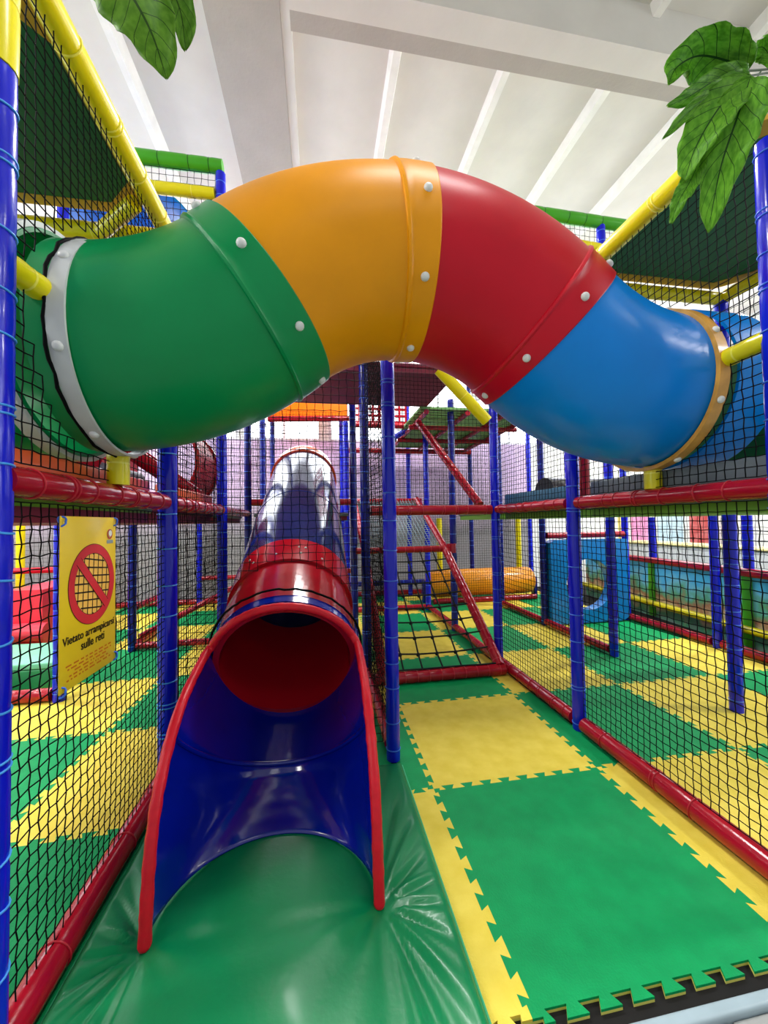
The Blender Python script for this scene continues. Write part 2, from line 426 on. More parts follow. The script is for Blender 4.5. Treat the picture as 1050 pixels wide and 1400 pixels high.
# middle level rails
rail((B, 1.25, Z1+.02), (B, 2.41, Z1+.02), .047, 'red padded rail above the warning sign, nearest on the left', bands=True)
rail((B, 2.53, Z1+.02), (B, 3.71, Z1+.02), .044, 'red padded rail at platform height left of the slide tube', bands=True)
rail((B, 3.83, Z1+.02), (B, 5.02, Z1+.02), .042, 'short red padded rail at platform height behind the slide tube')
rail((D, 1.2, Z1), (D, 2.46, Z1), .044, 'red padded rail under the blue tube section, nearest on the right', bands=True)
rail((D, 2.58, Z1), (D, 3.71, Z1), .042, 'red padded rail at platform height right of the rope climb', bands=True)
rail((C+.05, 3.77, Z1), (D-.05, 3.77, Z1), .05, 'red padded crossbar at platform height across the rope climb', bands=True)
# floor rails
rail((B, .7, .05), (B, 2.41, .05), .052, 'dark red floor rail left of the green landing mat', bands=True, step=.3)
rail((B, 2.53, .05), (B, 3.71, .05), .046, 'red floor rail under the net left of the slide tube')
rail((D, .7, .055), (D, 2.46, .055), .052, 'red floor rail along the right edge of the open lane, front length', bands=True, step=.3)
rail((D, 2.58, .055), (D, 3.71, .055), .046, 'red floor rail right of the lane, length running to the rope climb', bands=True)
rail((D, 3.83, .055), (D, 6.33, .055), .044, 'red floor rail behind the rope climb running into the distance')
rail((C+.05, 6.38, .055), (D-.05, 6.38, .055), .044, 'red floor rail crossing behind the rope climb')
rail((C, 2.5, .055), (C, 3.71, .055), .046, 'red floor rail under the net between slide and lane')
rail((E_, 3.83, .055), (E_, 5.03, .055), .044, 'red floor rail in front of the blue panel with round hole')
rail((E_, 5.13, .055), (E_, 6.33, .055), .044, 'red floor rail left of the blue panel, beside the amber roller')
rail((F_-.06, 2.3, .055), (F_, 3.71, .055), .048, 'red floor rail below the painted low wall, nearer length')
rail((F_, 3.83, .055), (F_, 5.02, .055), .046, 'red floor rail below the painted low wall, farther length')
rail((A, 5.13, .055), (A, 6.33, .055), .046, 'red floor rail right of the sign in the left bay, running back')
rail((A, 5.13, .50), (A, 6.33, .50), .04, 'red rail at knee height right of the sign in the left bay')
rail((A+.05, 5.08, .06), (B-.05, 5.08, .06), .04, 'red floor rail crossing the left bay behind the sign')
rail((A+.06, 5.12, .15), (A+1.1, 6.3, .62), .038, 'red slanted rail climbing across the left bay')
rail((A+.05, 7.7, .5), (B-.05, 7.7, .5), .04, 'red rail at knee height along the back of the left bay')
rail((-6, 7.75, .06), (A-.06, 7.75, .06), .05, 'red floor rail along the back wall, left length')
rail((A+.05, 7.75, .06), (C-.05, 7.75, .06), .05, 'red floor rail along the back wall, middle length behind the slide')
rail((C+.05, 7.75, .06), (F_-.05, 7.75, .06), .05, 'red floor rail along the back wall, right length')
rail((C+.05, 7.62, .28), (F_-.1, 7.62, .28), .05, 'blue rail just above the back floor rail, behind the climb', mats=[NAVY, TAPE], group='blue padded rails')
rail((A-1.5, 3.77, .06), (A-.05, 3.77, .06), .055, 'red floor rail left of the sign, in front of the green foam step')
rail((B+.05, 5.08, .86), (C-.05, 5.08, .86), .035, 'red rail at waist height behind the slide tube')
rail((.26, 5.08, 1.76), (C-.04, 5.08, 1.76), .045, 'short red rail right of the upper slide tube')
rail((B+.05, 5.08, 1.76), (-.67, 5.08, 1.76), .045, 'short red rail left of the upper slide tube')
# upper red beams
rail(at(366, 573, 7.2), at(480, 572, 7.2), .055, 'red beam under the orange panel above the slide')
rail((C+.1, 5.85, 2.98), (1.3, 5.85, 2.98), .045, 'red beam below the red lattice panel')
rail((C+.1, 7.66, 2.93), (E_, 7.66, 2.93), .055, 'red beam at the rear edge of the green slatted floor')
p = at(572, 578, 4.95); p2 = at(656, 690, 3.86)
rail(p, p2, .045, 'red slanted padded brace above the rope climb', step=.12, bands=True)
p = at(533, 602, 6.38); p2 = at(568, 580, 6.0)
rail(p, p2, .045, 'short blue slanted brace high behind the rope climb', mats=[BLUE, TAPE], group='blue padded rails')
# yellow parts
YM = [YEL, YTAPE]
def yrail(p0, p1, r, label, step=.25, bands=False): return rail(p0, p1, r, label, YM, 'padded_beam', 'yellow padded beams', step, bands, 'beam')
yrail((B, 1.31, 3.25), (B, 2.5, 3.25), .05, 'yellow padded beam at the top of the left net', bands=True)
yrail((A, 2.47, 3.22), (B-.06, 2.47, 3.22), .048, 'yellow padded beam crossing under the left green roof board')
yrail(at(184, 278, 2.2), at(140, 316, 2.42), .042, 'yellow corner brace under the left green roof board')
yrail((D, 1.31, 3.17), (D, 2.55, 3.17), .05, 'yellow padded beam at the top of the right net', bands=True)
yrail((D+.06, 2.52, 3.2), (E_, 2.52, 3.2), .048, 'yellow padded beam crossing under the right green roof board')
yrail((E_, 1.3, 3.2), (E_, 2.47, 3.2), .048, 'yellow padded beam at the far right of the right roof board')
yrail((B-.012, 1.255, 2.255), (-.866, 1.475, 2.25), .041, 'yellow stub joining the near left post to the tube flange')
yrail((D, 1.25, 2.2), (D+.03, 1.51, 2.2), .041, 'yellow stub joining the near right post to the wooden flange')
yrail((B+.02, 1.86, Z1+.065), (B+.02, 1.86, 1.80), .044, 'yellow upright stub holding up the green end of the tube', step=.08)
yrail((D+.02, 1.86, Z1+.044), (D+.02, 1.86, 1.768), .044, 'yellow upright stub holding up the blue end of the tube', step=.08)
yrail(at(600, 505, 3.72), at(666, 576, 3.72), .06, 'yellow slanted brace under the red tube section', step=.6)
yrail((A+.05, 3.77, 4.6), (B-.05, 3.77, 4.6), .055, 'yellow beam high at the upper left below the green pipe')
yrail((2.0, 3.77, 4.55), (E_-.03, 3.77, 4.5), .05, 'yellow beam high at the upper right below the green pipe')
yrail((E_+.05, 3.77, 3.2), (F_+1.2, 3.77, 3.2), .06, 'yellow beam high at the right edge beyond the net')
for (px_, py_, Y, z1, lb) in ((28, 750, 6.6, 3, 'yellow padded post at the left edge beyond the red ramp'), (709, 745, 7.52, 1.55, 'yellow padded post in the distance above the amber roller'), (601, 750, 7.35, 1.55, 'yellow padded post seen through the rope climb')):
    p = at(px_, py_, Y); padded('padded_post', (p.x, p.y, 0), (p.x, p.y, z1), .055, YM, lb, 'post', 'yellow padded posts', step=.3)
# green top pipes
GM = [GREENV, GTAPE]
def grail(p0, p1, label): return rail(p0, p1, .065, label, GM, 'padded_beam', 'green padded beams', .22, False, 'beam')
grail((A, 3.77, 4.87), (B+.02, 3.77, 4.87), 'bright green padded pipe topping the structure at upper left')
grail((1.9, 3.77, 4.82), (E_+.6, 3.77, 4.78), 'bright green padded pipe topping the structure at upper right')

# ---------------------------------------------------------------- nets
def net(P0, U, Vv, nrm, label, cell=.042, r=.0026, hole=None, zig=.05, sag=.02, keep=None, mt=None, group='black safety nets', name='safety_net', parent=None):
    """rectangular knotted net: corner P0, edge vectors U, Vv"""
    P0, U, Vv, nrm = V(P0), V(U), V(Vv), V(nrm).normalized()
    lu, lv = U.length, Vv.length; u, v = U/lu, Vv/lv
    nu, nv = max(2, round(lu/cell)), max(2, round(lv/cell))
    K = {}; ok = {}
    sx_, sy_ = random.random()*6, random.random()*6
    for i in range(nu+1):
        for j in range(nv+1):
            a, b = i/nu*lu, j/nv*lv
            ed = min(i, nu-i, j, nv-j) > 0
            da = (zig*cell*(1 if (i+j) % 2 else -1)+random.uniform(-.035, .035)*cell) if ed else 0
            db = random.uniform(-.05, .05)*cell-(zig*.6*cell*(1 if i % 2 else -1) if ed else 0)
            w = sag*sin(PI*i/nu)*sin(PI*j/nv)*(.6+.4*sin(3*a+sx_)*cos(2.2*b+sy_))
            K[i, j] = P0+u*(a+da)+v*(b+db)+nrm*w
            ok[i, j] = (hole is None or not hole(K[i, j]))
    q = MB()
    def strand(pts, e):
        if len(pts) < 2: return
        vs = []
        for p in pts: vs += [p+e*r, p-e*r*.5+nrm*r*.87, p-e*r*.5-nrm*r*.87]
        fs = []
        for k in range(len(pts)-1):
            for l in range(3): fs.append((k*3+l, k*3+(l+1) % 3, k*3+3+(l+1) % 3, k*3+3+l))
        q.add(vs, fs, 0, True)
    for i in range(nu+1):
        run = []
        for j in range(nv+1):
            if ok[i, j]: run.append(K[i, j])
            else: strand(run, u); run = []
        strand(run, u)
    for j in range(nv+1):
        run = []
        for i in range(nu+1):
            if ok[i, j]: run.append(K[i, j])
            else: strand(run, v); run = []
        strand(run, v)
    o = q.build(name, mt or NET, parent, recalc=False); NETLAST[:] = [o]
    return tag(o, label, 'net', group) if parent is None else o
NETLAST = []
TC_L, TC_R, TR0 = V((-.9, 1.79, 2.2)), V((1.81, 1.865, 2.17)), .425
hL = lambda p: (p-V((p.x, TC_L.y, TC_L.z))).length < TR0+.008
hR = lambda p: (p-V((p.x, TC_R.y, TC_R.z))).length < TR0+.008
X_ = (1, 0, 0); Y_ = (0, 1, 0)
net((B, 1.29, .1), (0, 1.13, 0), (0, 0, 1.46), X_, 'black net behind the warning sign, left of the green landing mat', zig=.09)
net((B, 1.29, 1.68), (0, 1.13, 0), (0, 0, 1.53), X_, 'black net around the green end of the crossing tube', hole=hL)
net((B, 2.52, .1), (0, 1.2, 0), (0, 0, 1.46), X_, 'black net at floor level left of the slide tube')
net((B, 2.52, 1.67), (0, 1.2, 0), (0, 0, 1.5), X_, 'black net above the platform rail left of the slide tube')
net((D, 1.29, .11), (0, 1.18, 0), (0, 0, 1.44), X_, 'black net standing on the right front floor rail')
net((D, 1.29, 1.65), (0, 1.18, 0), (0, 0, 1.48), X_, 'black net around the blue end of the crossing tube', hole=hR)
net((D, 2.57, .11), (0, 1.15, 0), (0, 0, 1.44), X_, 'black net on the right floor rail next to the rope climb')
net((D, 2.57, 1.65), (0, 1.15, 0), (0, 0, 1.5), X_, 'black net above the platform rail right of the rope climb')
SLC = V((-.2, 2.345, .675)); SAX = V((0, cos(.456), sin(.456))); SN = V((0, -sin(.456), cos(.456)))
def hS(p):
    d = p-SLC; return (d-SAX*d.dot(SAX)).length < .45 or (abs(p.x+.2) < .45 and p.z < .72)
net((B+.06, 2.46, .1), (C-B-.12, 0, 0), (0, 0, 3.1), Y_, 'black net hanging across above the slide mouth', hole=hS, cell=.05)
hn = S.objects[-1] if False else NETLAST[0]
q = MB(); q.tube([SLC+SAX*.1+.445*(cos(rad(a))*V((1, 0, 0))+sin(rad(a))*SN)+V((0, 0, random.uniform(-.004, .004))) for a in range(-10, 191, 4)], .007, 6); q.build('hem_cord', NET, hn)
net((C, 2.5, .11), (0, 1.2, 0), (0, 0, 3.05), X_, 'black net hanging between the slide and the open lane', zig=.16, sag=.06)
net((C+.06, 3.77, 1.66), (D-C-.12, 0, 0), (0, 0, 1.5), Y_, 'black net above the crossbar over the rope climb')
net((B+.05, 5.12, 1.85), (C-B-.1, 0, 0), (0, 0, 1.1), Y_, 'black net behind the top of the slide tube', hole=lambda p: (p-V((-.2, p.y, 2.03))).length < .5)
net((A+.06, 6.38, .1), (B-A-.12, 0, 0), (0, 0, 2.9), Y_, 'black net far back in the left bay')
net((C+.06, 6.36, .12), (D-C-.12, 0, 0), (0, 0, 1.45), Y_, 'black net behind the rope climb at floor level')
net((D+.06, 6.36, .12), (E_-D-.12, 0, 0), (0, 0, 2.75), Y_, 'black net in front of the amber roller')
net((D+.06, 7.7, 1.2), (F_-D, 0, 0), (0, 0, 1.9), Y_, 'black net along the back wall at right')
net((-5.5, 7.7, .1), (5.5+C, 0, 0), (0, 0, 2.9), Y_, 'black net along the back wall at left', cell=.07)
net((C, 7.7, 1.6), (D-C, 0, 0), (0, 0, 1.4), Y_, 'black net along the back wall behind the slanted brace')
net((F_, 2.3, .95), (0, 2.7, 0), (0, 0, 1.9), X_, 'black net above the painted low wall on the right', cell=.07)
net((A, 3.8, .1), (0, 1.2, 0), (0, 0, 1.4), X_, 'black net in the left bay behind the sign, running back')
net((A+.05, 3.77, 4.3), (B-A-.1, 0, 0), (0, 0, .5), Y_, 'black net under the green pipe at upper left', cell=.06)
net((2.2, 3.77, 4.2), (E_+.6-2.2, 0, 0), (0, 0, .55), Y_, 'black net under the green pipe at upper right', cell=.06)
net((E_, 1.3, 1.7), (0, 2.4, 0), (0, 0, 1.45), X_, 'black net on the far side of the right upper bay', cell=.07)
net((A, 1.3, 1.8), (0, 2.4, 0), (0, 0, 1.4), X_, 'black net on the far side of the left upper bay', cell=.07)

# ---------------------------------------------------------------- platforms and roof boards
def deck(x0, x1, y0, y1, z, label, board, under, padc=None, pads=()):
    t = thing('platform_deck', ((x0+x1)/2, (y0+y1)/2, z-.1), label, 'platform', 'platform decks')
    q = MB(); q.rbox((x0, y0, z-.045), (x1, y1, z), .01, n=1); q.build('top_board', board, t)
    q = MB(); q.box((x0+.02, y0+.02, z-.1), (x1-.02, y1-.02, z-.0455))
    q.build('base_board', under, t)
    for s in pads:
        q = MB(); w = .045
        if s == 'l': q.rbox((x0, y0+.03, z+.001), (x0+w, y1-.03, z+.145), .015)
        if s == 'r': q.rbox((x1-w, y0+.03, z+.001), (x1, y1-.03, z+.145), .015)
        if s == 'f': q.rbox((x0+.06, y0, z+.001), (x1-.06, y0+w, z+.145), .015)
        q.build('kick_pad', padc, t)
    return t
DZ = 1.6
deck(A+.06, B-.06, 1.3, 2.42, DZ, 'platform deck with orange kick pad behind the left rail, nearest', DECKG, MAROON, ORANGE, 'r')
deck(A+.06, B-.06, 2.53, 3.72, DZ, 'platform deck left of the slide tube, with orange kick pad', MAROON, MAROON, ORANGE, 'r')
deck(A+.06, B-.06, 3.83, 5.03, DZ, 'platform deck far back in the left bay', GREY, MAROON)
deck(D+.06, E_-.06, 1.3, 2.45, DZ, 'platform deck with grey kick pad behind the right rail, nearest', GREY, DECKG, GREY, 'l')
deck(D+.06, E_-.06, 2.58, 3.72, DZ, 'platform deck with teal kick pad right of the rope climb', GREY, DECKG, TEAL, 'l')
deck(D+.06, E_-.06, 3.83, 5.03, DZ, 'platform deck behind the right foot of the climb, farther back', GREY, DECKG)
deck(B+.06, C-.06, 5.13, 6.33, DZ+.02, 'platform deck at the top of the slide tube', GREY, MAROON)
deck(C+.06, D-.06, 6.43, 7.6, 1.8, 'platform deck at the top of the rope climb', GREY, MAROON)
deck(E_+.06, F_-.06, 2.58, 3.72, DZ, 'platform deck at the right beside the painted wall', GREY, DECKG)
rail((C+.05, 6.36, 1.84), (D-.1, 6.36, 1.84), .045, 'red padded bar at the top of the rope climb')
deck(B-.3, 1.45, 3.83, 5.0, 3.12, 'maroon upper floor seen from below, above the slide', MAROON, MAROON)
# green slatted upper floor with red joists
t = thing('slatted_floor', (2.3, 6.3, 2.8), 'green slatted upper floor with red joists seen from below', 'platform', 'platform decks')
q = MB()
for k in range(22):
    y = 4.95+k*.122; q.box((1.33+.0*k, y, 2.99), (3.05, y+.105, 3.02))
q.build('slat_board', mat('mossy_green_slats', (112, 160, 92), .5), t)
for x in (1.42, 2.0, 2.55, 2.98):
    q = MB(); q.tube([(x, 4.95, 2.95), (x, 7.6, 2.95)], .036, 10); q.build('joist', RED, t)
for y in (5.6, 6.5):
    q = MB(); q.tube([(1.33, y, 2.9), (3.05, y, 2.9)], .036, 10); q.build('joist', RED, t)
def roof(x0, x1, y0, y1, z, label):
    t = thing('roof_board', ((x0+x1)/2, (y0+y1)/2, z), label, 'roof board', 'green roof boards')
    def outl(i):
        c = .16; a, b, d, e = x0+i, x1-i, y0+i, y1-i
        return [(a+c, d), (b-c, d), (b, d+c), (b, e-c), (b-c, e), (a+c, e), (a, e-c), (a, d+c)]
    q = MB(); q.prism(outl(.07), 'z', z, z+.012); q.build('panel', ROOFG, t)
    q = MB(); a, b = outl(0), outl(.07); n_ = 8
    vs = [(p[0], p[1], z-.004) for p in a]+[(p[0], p[1], z-.004) for p in b]+[(p[0], p[1], z+.02) for p in a]+[(p[0], p[1], z+.02) for p in b]
    fs = []
    for k in range(n_):
        l = (k+1) % n_
        fs += [(k, l, n_+l, n_+k), (2*n_+k, 3*n_+k, 3*n_+l, 2*n_+l), (k, 2*n_+k, 2*n_+l, l), (n_+k, n_+l, 3*n_+l, 3*n_+k)]
    q.add(vs, fs); q.build('border', ROOFY, t)
roof(A, B-.02, 1.36, 2.42, 3.31, 'dark green roof board over the left bay, seen through the net')
roof(D+.04, E_+.06, 1.36, 2.5, 3.26, 'dark green roof board over the right bay, seen through the net')

# ---------------------------------------------------------------- crossing tube of four coloured elbows
def shell(q, path, ro, ri, bn, n=64, mi=0):
    """path: list of (point, tangent, outer radius or None); bn: constant binormal"""
    bn = V(bn); N = len(path); vs = []
    for sgn in (0, 1):
        for (p, t, r) in path:
            p, t = V(p), V(t).normalized(); nn = bn.cross(t).normalized()
            if nn.z < 0: nn = -nn
            R = (r if r else ro) if sgn == 0 else ri
            for k in range(n):
                a = 2*PI*k/n; vs.append(p+R*(cos(a)*nn-sin(a)*bn))
    fs = []
    for i in range(N-1):
        for k in range(n):
            l = (k+1) % n
            fs.append((i*n+k, i*n+l, (i+1)*n+l, (i+1)*n+k))
            o = N*n; fs.append((o+i*n+k, o+(i+1)*n+k, o+(i+1)*n+l, o+i*n+l))
    for k in range(n):
        l = (k+1) % n; o = N*n
        fs.append((k, o+k, o+l, l)); b = (N-1)*n; fs.append((b+k, b+l, o+b+l, o+b+k))
    q.add(vs, fs, mi, True)
def bool_cut(o, cuts):
    cb = []
    for (c, d, r) in cuts:
        bm = bmesh.new(); bmesh.ops.create_cone(bm, cap_ends=True, segments=40, radius1=r, radius2=r, depth=.2)
        mtx = V(d).to_track_quat('Z', 'Y').to_matrix().to_4x4(); mtx.translation = V(c)
        bm.transform(mtx); me = bpy.data.meshes.new('cut'); bm.to_mesh(me); bm.free()
        co = bpy.data.objects.new('cut', me); COL.objects.link(co); cb.append(co)
        md = o.modifiers.new('b', 'BOOLEAN'); md.operation = 'DIFFERENCE'; md.object = co; md.solver = 'EXACT'
    bpy.context.view_layer.update()
    dg = bpy.context.evaluated_depsgraph_get()
    me = bpy.data.meshes.new_from_object(o.evaluated_get(dg)); o.modifiers.clear(); o.data = me
    for c in cb: bpy.data.objects.remove(c)
def shade_auto(o, ang=35):
    o.data.shade_smooth() if hasattr(o.data, 'shade_smooth') else None
    try: o.data.set_sharp_from_angle(angle=rad(ang))
    except Exception: pass
TRAD, TEL, TTH1, TTH2 = .404, 1.051, .707, .730
xz = [(-.934, 2.207, 0.)]
def arc(x, z, a, th, R, n):
    out = []
    da = th/n
    for k in range(n):
        am = a+da/2; ds = abs(R*da)*.9995; x += ds*cos(am); z += ds*sin(am); a += da; out.append((x, z, a))
    return out
NSEG = 16
segs = []
x, z, a = xz[0]
for th in (TTH1, -TTH1, -TTH2, TTH2):
    L = [(x, z, a)]+arc(x, z, a, th, TEL, NSEG); segs.append(L); x, z, a = L[-1]
XA, XB = -.934, x
def tp(x, z): return V((x, lerp(1.785, 1.867, (x-XA)/(XB-XA)), z))
tube = thing('tube_tunnel', tp(.43, 2.7)-V((0, 0, .4)), 'big arched crawl tube in green, yellow, red and blue spanning overhead', 'tunnel')
cols = [(TG, 'green elbow section'), (TY, 'yellow-orange elbow section'), (TR, 'red elbow section'), (TB, 'blue elbow section')]
for k, L in enumerate(segs):
    path = []
    ext = .06 if k < 3 else 0
    pts = [(tp(px_, pz_), V((cos(pa), .03, sin(pa))), None) for px_, pz_, pa in L]
    if k > 0: pts[0] = (pts[0][0]+pts[0][1].normalized()*.003, pts[0][1], TRAD-.004)
    if k < 3:
        # collar overlapping the next section, with a bead at its inner edge
        p_end, t_end, _ = pts[-1]; t_end = t_end.normalized()
        ncol = 2
        body = pts[:-ncol]
        pb, tb, _ = pts[-1-ncol]
        col = [(pb+tb*.004, tb, TRAD+.009), (pb+tb*.014, tb, TRAD+.013), (pb+tb*.024, tb, TRAD+.007)]
        for c in pts[-ncol:]: col.append((c[0], c[1], TRAD+.008))
        col += [(p_end+t_end*.05, t_end, TRAD+.008), (p_end+t_end*.055, t_end, TRAD+.003)]
        pts = body+col
    q = MB(); shell(q, pts, TRAD, TRAD-.014, (0, 1, 0))
    o = q.build('tube_section', cols[k][0], tube); o['label'] = cols[k][1]
    fr = (.46, .5, .46, .53)[k]; ph = (rad(102), rad(95), rad(95), rad(95))[k]
    hx, hz, ha = L[int(fr*NSEG)]
    nrm = cos(ph)*V((-sin(ha), 0, cos(ha)))+sin(ph)*V((0, -1, 0))
    c = tp(hx, hz)+nrm*TRAD
    bool_cut(o, [(c-worldloc(tube), nrm, (.062, .055, .052, .05)[k])]); shade_auto(o)
    if k < 3:
        hx, hz, ha = L[-1]; nt_ = V((cos(ha), 0, sin(ha)))
        for j in range(8):
            ph = rad((88, 80, 95)[k]+j*45)
            nrm = cos(ph)*V((-sin(ha), 0, cos(ha)))+sin(ph)*V((0, -1, 0))
            q = MB(); q.dome(tp(hx, hz)+nt_*.0+nrm*(TRAD+.009), nrm, .018, .015)
            b = q.build('bolt_cap', BOLT, o)
            b.location = V(b.location)
# the end flanges
for (xf, mt_, lb, c) in ((-.832, WHITEP, 'pale grey flange ring', TC_L), (XB-.03, WOOD, 'varnished wooden flange ring', TC_R)):
    q = MB(); w = .056 if mt_ is WHITEP else .055
    shell(q, [(V((xf-w*.5, c.y, c.z)), V((1, 0, 0)), None), (V((xf+w*.5, c.y, c.z)), V((1, 0, 0)), None)], TRAD+(.012 if mt_ is WHITEP else .022), TRAD+.002, (0, 1, 0))
    o = q.build('flange_ring', mt_, tube); o['label'] = lb; shade_auto(o)
    for j in range(8):
        ph = rad((108 if mt_ is WHITEP else 111)+j*45+(18 if mt_ is WHITEP else 0)*0)
        nrm = cos(ph)*V((0, 0, 1))+sin(ph)*V((0, -1, 0))
        q = MB(); q.dome(V((xf, c.y, c.z))+nrm*(TRAD+(.012 if mt_ is WHITEP else .023)), nrm, .017, .012); q.build('bolt_cap', BOLT, o)
    q = MB(); N = 60; sg = -1 if mt_ is WHITEP else 1
    q.tube([V((xf+sg*.03+random.uniform(-.004, .004), c.y, c.z))+(TRAD+.014+random.uniform(-.006, .006))*V((0, sin(2*PI*k/N), cos(2*PI*k/N))) for k in range(N)], .006, 6, closed=True)
    lo = q.build('net_lacing', NET, tube)

# tube sections carried on behind the nets
def straight_tube(name, p0, p1, r, mt_, label, bn, rim=None, group=None, cat='tunnel'):
    t = thing(name, ((V(p0)+V(p1))/2)-V((0, 0, r)), label, cat, group)
    d = (V(p1)-V(p0)).normalized(); q = MB()
    P = [V(p0), lerp(V(p0), V(p1), .5), V(p1)]
    shell(q, [(p, d, None) for p in P], r, r-.014, bn, 48); o = q.build('tube_section', mt_, t); shade_auto(o)
    if rim:
        for k, p in ((0, V(p0)), (1, V(p1))):
            q = MB(); s = d*(.03 if k == 0 else -.03)
            shell(q, [(p+s-d*.025, d, None), (p+s+d*.025, d, None)], r+.02, r+.001, bn, 48); o = q.build('rim', rim, t); shade_auto(o)
    return t
straight_tube('tube_tunnel', (-1.75, 1.74, 2.2), (-.99, 1.79, 2.21), .43, TG, 'green tube stub carrying on behind the left net', (0, 1, 0), WHITEP, 'stub tunnels behind the nets')
straight_tube('tube_tunnel', (1.885, 1.866, 2.175), (2.12, 1.866, 2.175), .425, TB, 'blue tube stub carrying on behind the right net', (0, 1, 0), None, 'stub tunnels behind the nets')
straight_tube('tube_tunnel', (-1.55, 3.85, 2.1), (-1.55, 4.6, 2.1), .42, TR, 'red crawl tube opening above the left platform', (1, 0, 0), SRB, 'crawl tubes on the left platform')
straight_tube('tube_tunnel', (-1.75, 4.0, 4.22), (-1.75, 5.0, 4.22), .62, TB, 'blue tube dome under the green pipe at upper left', (1, 0, 0), None, 'crawl tubes on the left platform')
q = MB(); P = [(-2.1, 2.7), (-1.15, 3.6)]
q = MB(); q.rbox((-2.15, 2.9, 1.602), (-1.5, 3.7, 1.95), .05); tag(q.build('foam_wedge', mat('dark_grey_vinyl', (40, 40, 48), .4), None), 'dark foam block on the platform behind the orange pad', 'foam block')
q = MB(); q.tube([(-1.9, 3.2, 2.42), (-1.1, 3.72, 1.75)], .07, 12); tag(q.build('padded_beam', RED, None), 'red slanted beam behind the orange kick pad on the left platform', 'beam')
q = MB(); q.tube([(-2.1, 2.6, 2.35), (-1.35, 2.55, 1.85)], .09, 12); tag(q.build('padded_beam', RED, None), 'thick red slanted beam under the green tube stub', 'beam')
# green board and grey roll in the right upper bay
q = MB(); q.rbox((2.3, 1.25, 1.75), (2.36, 2.3, 2.45), .02); tag(q.build('padded_board', mat('deep_green_vinyl', (30, 104, 52), .4), None), 'deep green padded board behind the blue tube end', 'padded board')
q = MB(); q.tube([(2.0, 3.2, 1.735), (2.9, 3.3, 1.735)], .13, 20); tag(q.build('foam_roll', mat('charcoal_vinyl', (52, 56, 60), .3, coat=.4), None), 'charcoal foam roll lying on the right platform', 'foam roll')
q = MB(); q.tube([(2.25, 3.0, 1.601), (2.25, 3.0, 2.3)], .05, 14); tag(q.build('padded_post', RED, None), 'short red post on the right platform under the blue tube', 'post')

# ---------------------------------------------------------------- tube slide
slide = thing('tube_slide', (-.2, 2.0, .03), 'enclosed tube slide with open blue mouth edged in red', 'slide')
XS = -.2
Cc = [(2.42, .83), (2.2, .80), (1.99, .752), (1.86, .715), (1.751, .655), (1.65, .57), (1.568, .46), (1.525, .35), (1.503, .24), (1.488, .14), (1.478, .055)]
Bc = [(2.56, .325), (2.44, .282), (2.30, .255), (2.20, .240), (2.13, .232), (2.105, .222), (2.085, .200), (2.03, .172), (1.97, .145), (1.90, .118), (1.83, .096)]
W = .405
def chute_pt(s, ph):     # s index, ph -90..90 deg
    i = min(int(s), len(Cc)-2); f = s-i
    c = (lerp(Cc[i][0], Cc[i+1][0], f), lerp(Cc[i][1], Cc[i+1][1], f)); b = (lerp(Bc[i][0], Bc[i+1][0], f), lerp(Bc[i][1], Bc[i+1][1], f))
    k = 1-cos(ph)**.9 if abs(ph) < PI/2 else 1
    k = 1-max(0, cos(ph))
    return V((XS+W*sin(ph), lerp(b[0], c[0], k), lerp(b[1], c[1], k)))
q = MB()
q.grid(lambda u, v: chute_pt(u*(len(Cc)-1), (v-.5)*PI), 40, 36)
o = q.build('exit_chute', SB, slide)
md = o.modifiers.new('s', 'SOLIDIFY'); md.thickness = .012; md.offset = 1
bpy.context.view_layer.update(); me = bpy.data.meshes.new_from_object(o.evaluated_get(bpy.context.evaluated_depsgraph_get())); o.modifiers.clear(); o.data = me
# raised seam lip
q = MB(); q.tube([chute_pt(4.3, rad(a))+V((0, -.004, .006)) for a in range(-84, 85, 6)], .011, 8); o2 = q.build('seam_lip', SB, slide)
# edging
tr_ = [V((XS-W, c[0], c[1])) for c in reversed(Cc[1:])]
for a in range(155, 20, -9):
    tr_.append(SLC+.426*(cos(rad(a))*V((1, 0, 0))+sin(rad(a))*SN)-SAX*.03)
tr_ += [V((XS+W, c[0], c[1])) for c in Cc[1:]]
# resample and roughen
rs = []
for i in range(len(tr_)-1):
    for k in range(5): rs.append(lerp(tr_[i], tr_[i+1], k/5))
rs.append(tr_[-1])
for _ in range(3): rs = [rs[0]]+[(rs[i-1]+rs[i]*2+rs[i+1])/4 for i in range(1, len(rs)-1)]+[rs[-1]]
q = MB(); q.tube(rs, [.0215*(1+.04*sin(i*1.7)+.06*random.uniform(-1, 1)) for i in range(len(rs))], 12)
q.dome(rs[0], rs[0]-rs[1], .021, .018); q.dome(rs[-1], rs[-1]-rs[-2], .021, .018)
q.build('edge_trim', TRIM, slide)
def ax(Y): return V((XS, Y, SLC.z+(Y-SLC.y)*math.tan(.456)))
def slide_sec(Ya, Yb, r, mt_, lb, collar=None):
    q = MB(); pts = [(ax(Ya), SAX, None)]
    if collar: pts += [(ax(Ya+collar), SAX, None), (ax(Ya+collar+.012), SAX, r-.018)]
    pts += [(ax(lerp(Ya, Yb, .6)), SAX, r-.018 if collar else None), (ax(Yb), SAX, r-.018 if collar else None)]
    shell(q, pts, r, r-.034, (1, 0, 0), 56)
    o = q.build('tube_section', mt_, slide); o['label'] = lb; shade_auto(o); return o
o = slide_sec(2.36, 2.41, .425, SB, 'thin blue collar ring behind the red edging')
r1 = slide_sec(2.415, 2.62, .418, SRB, 'red lower collar')
r2 = slide_sec(2.335, 3.0, .405, SRB, 'red section')
r3 = slide_sec(2.76, 3.0, .424, SRB, 'red upper collar with white screws')
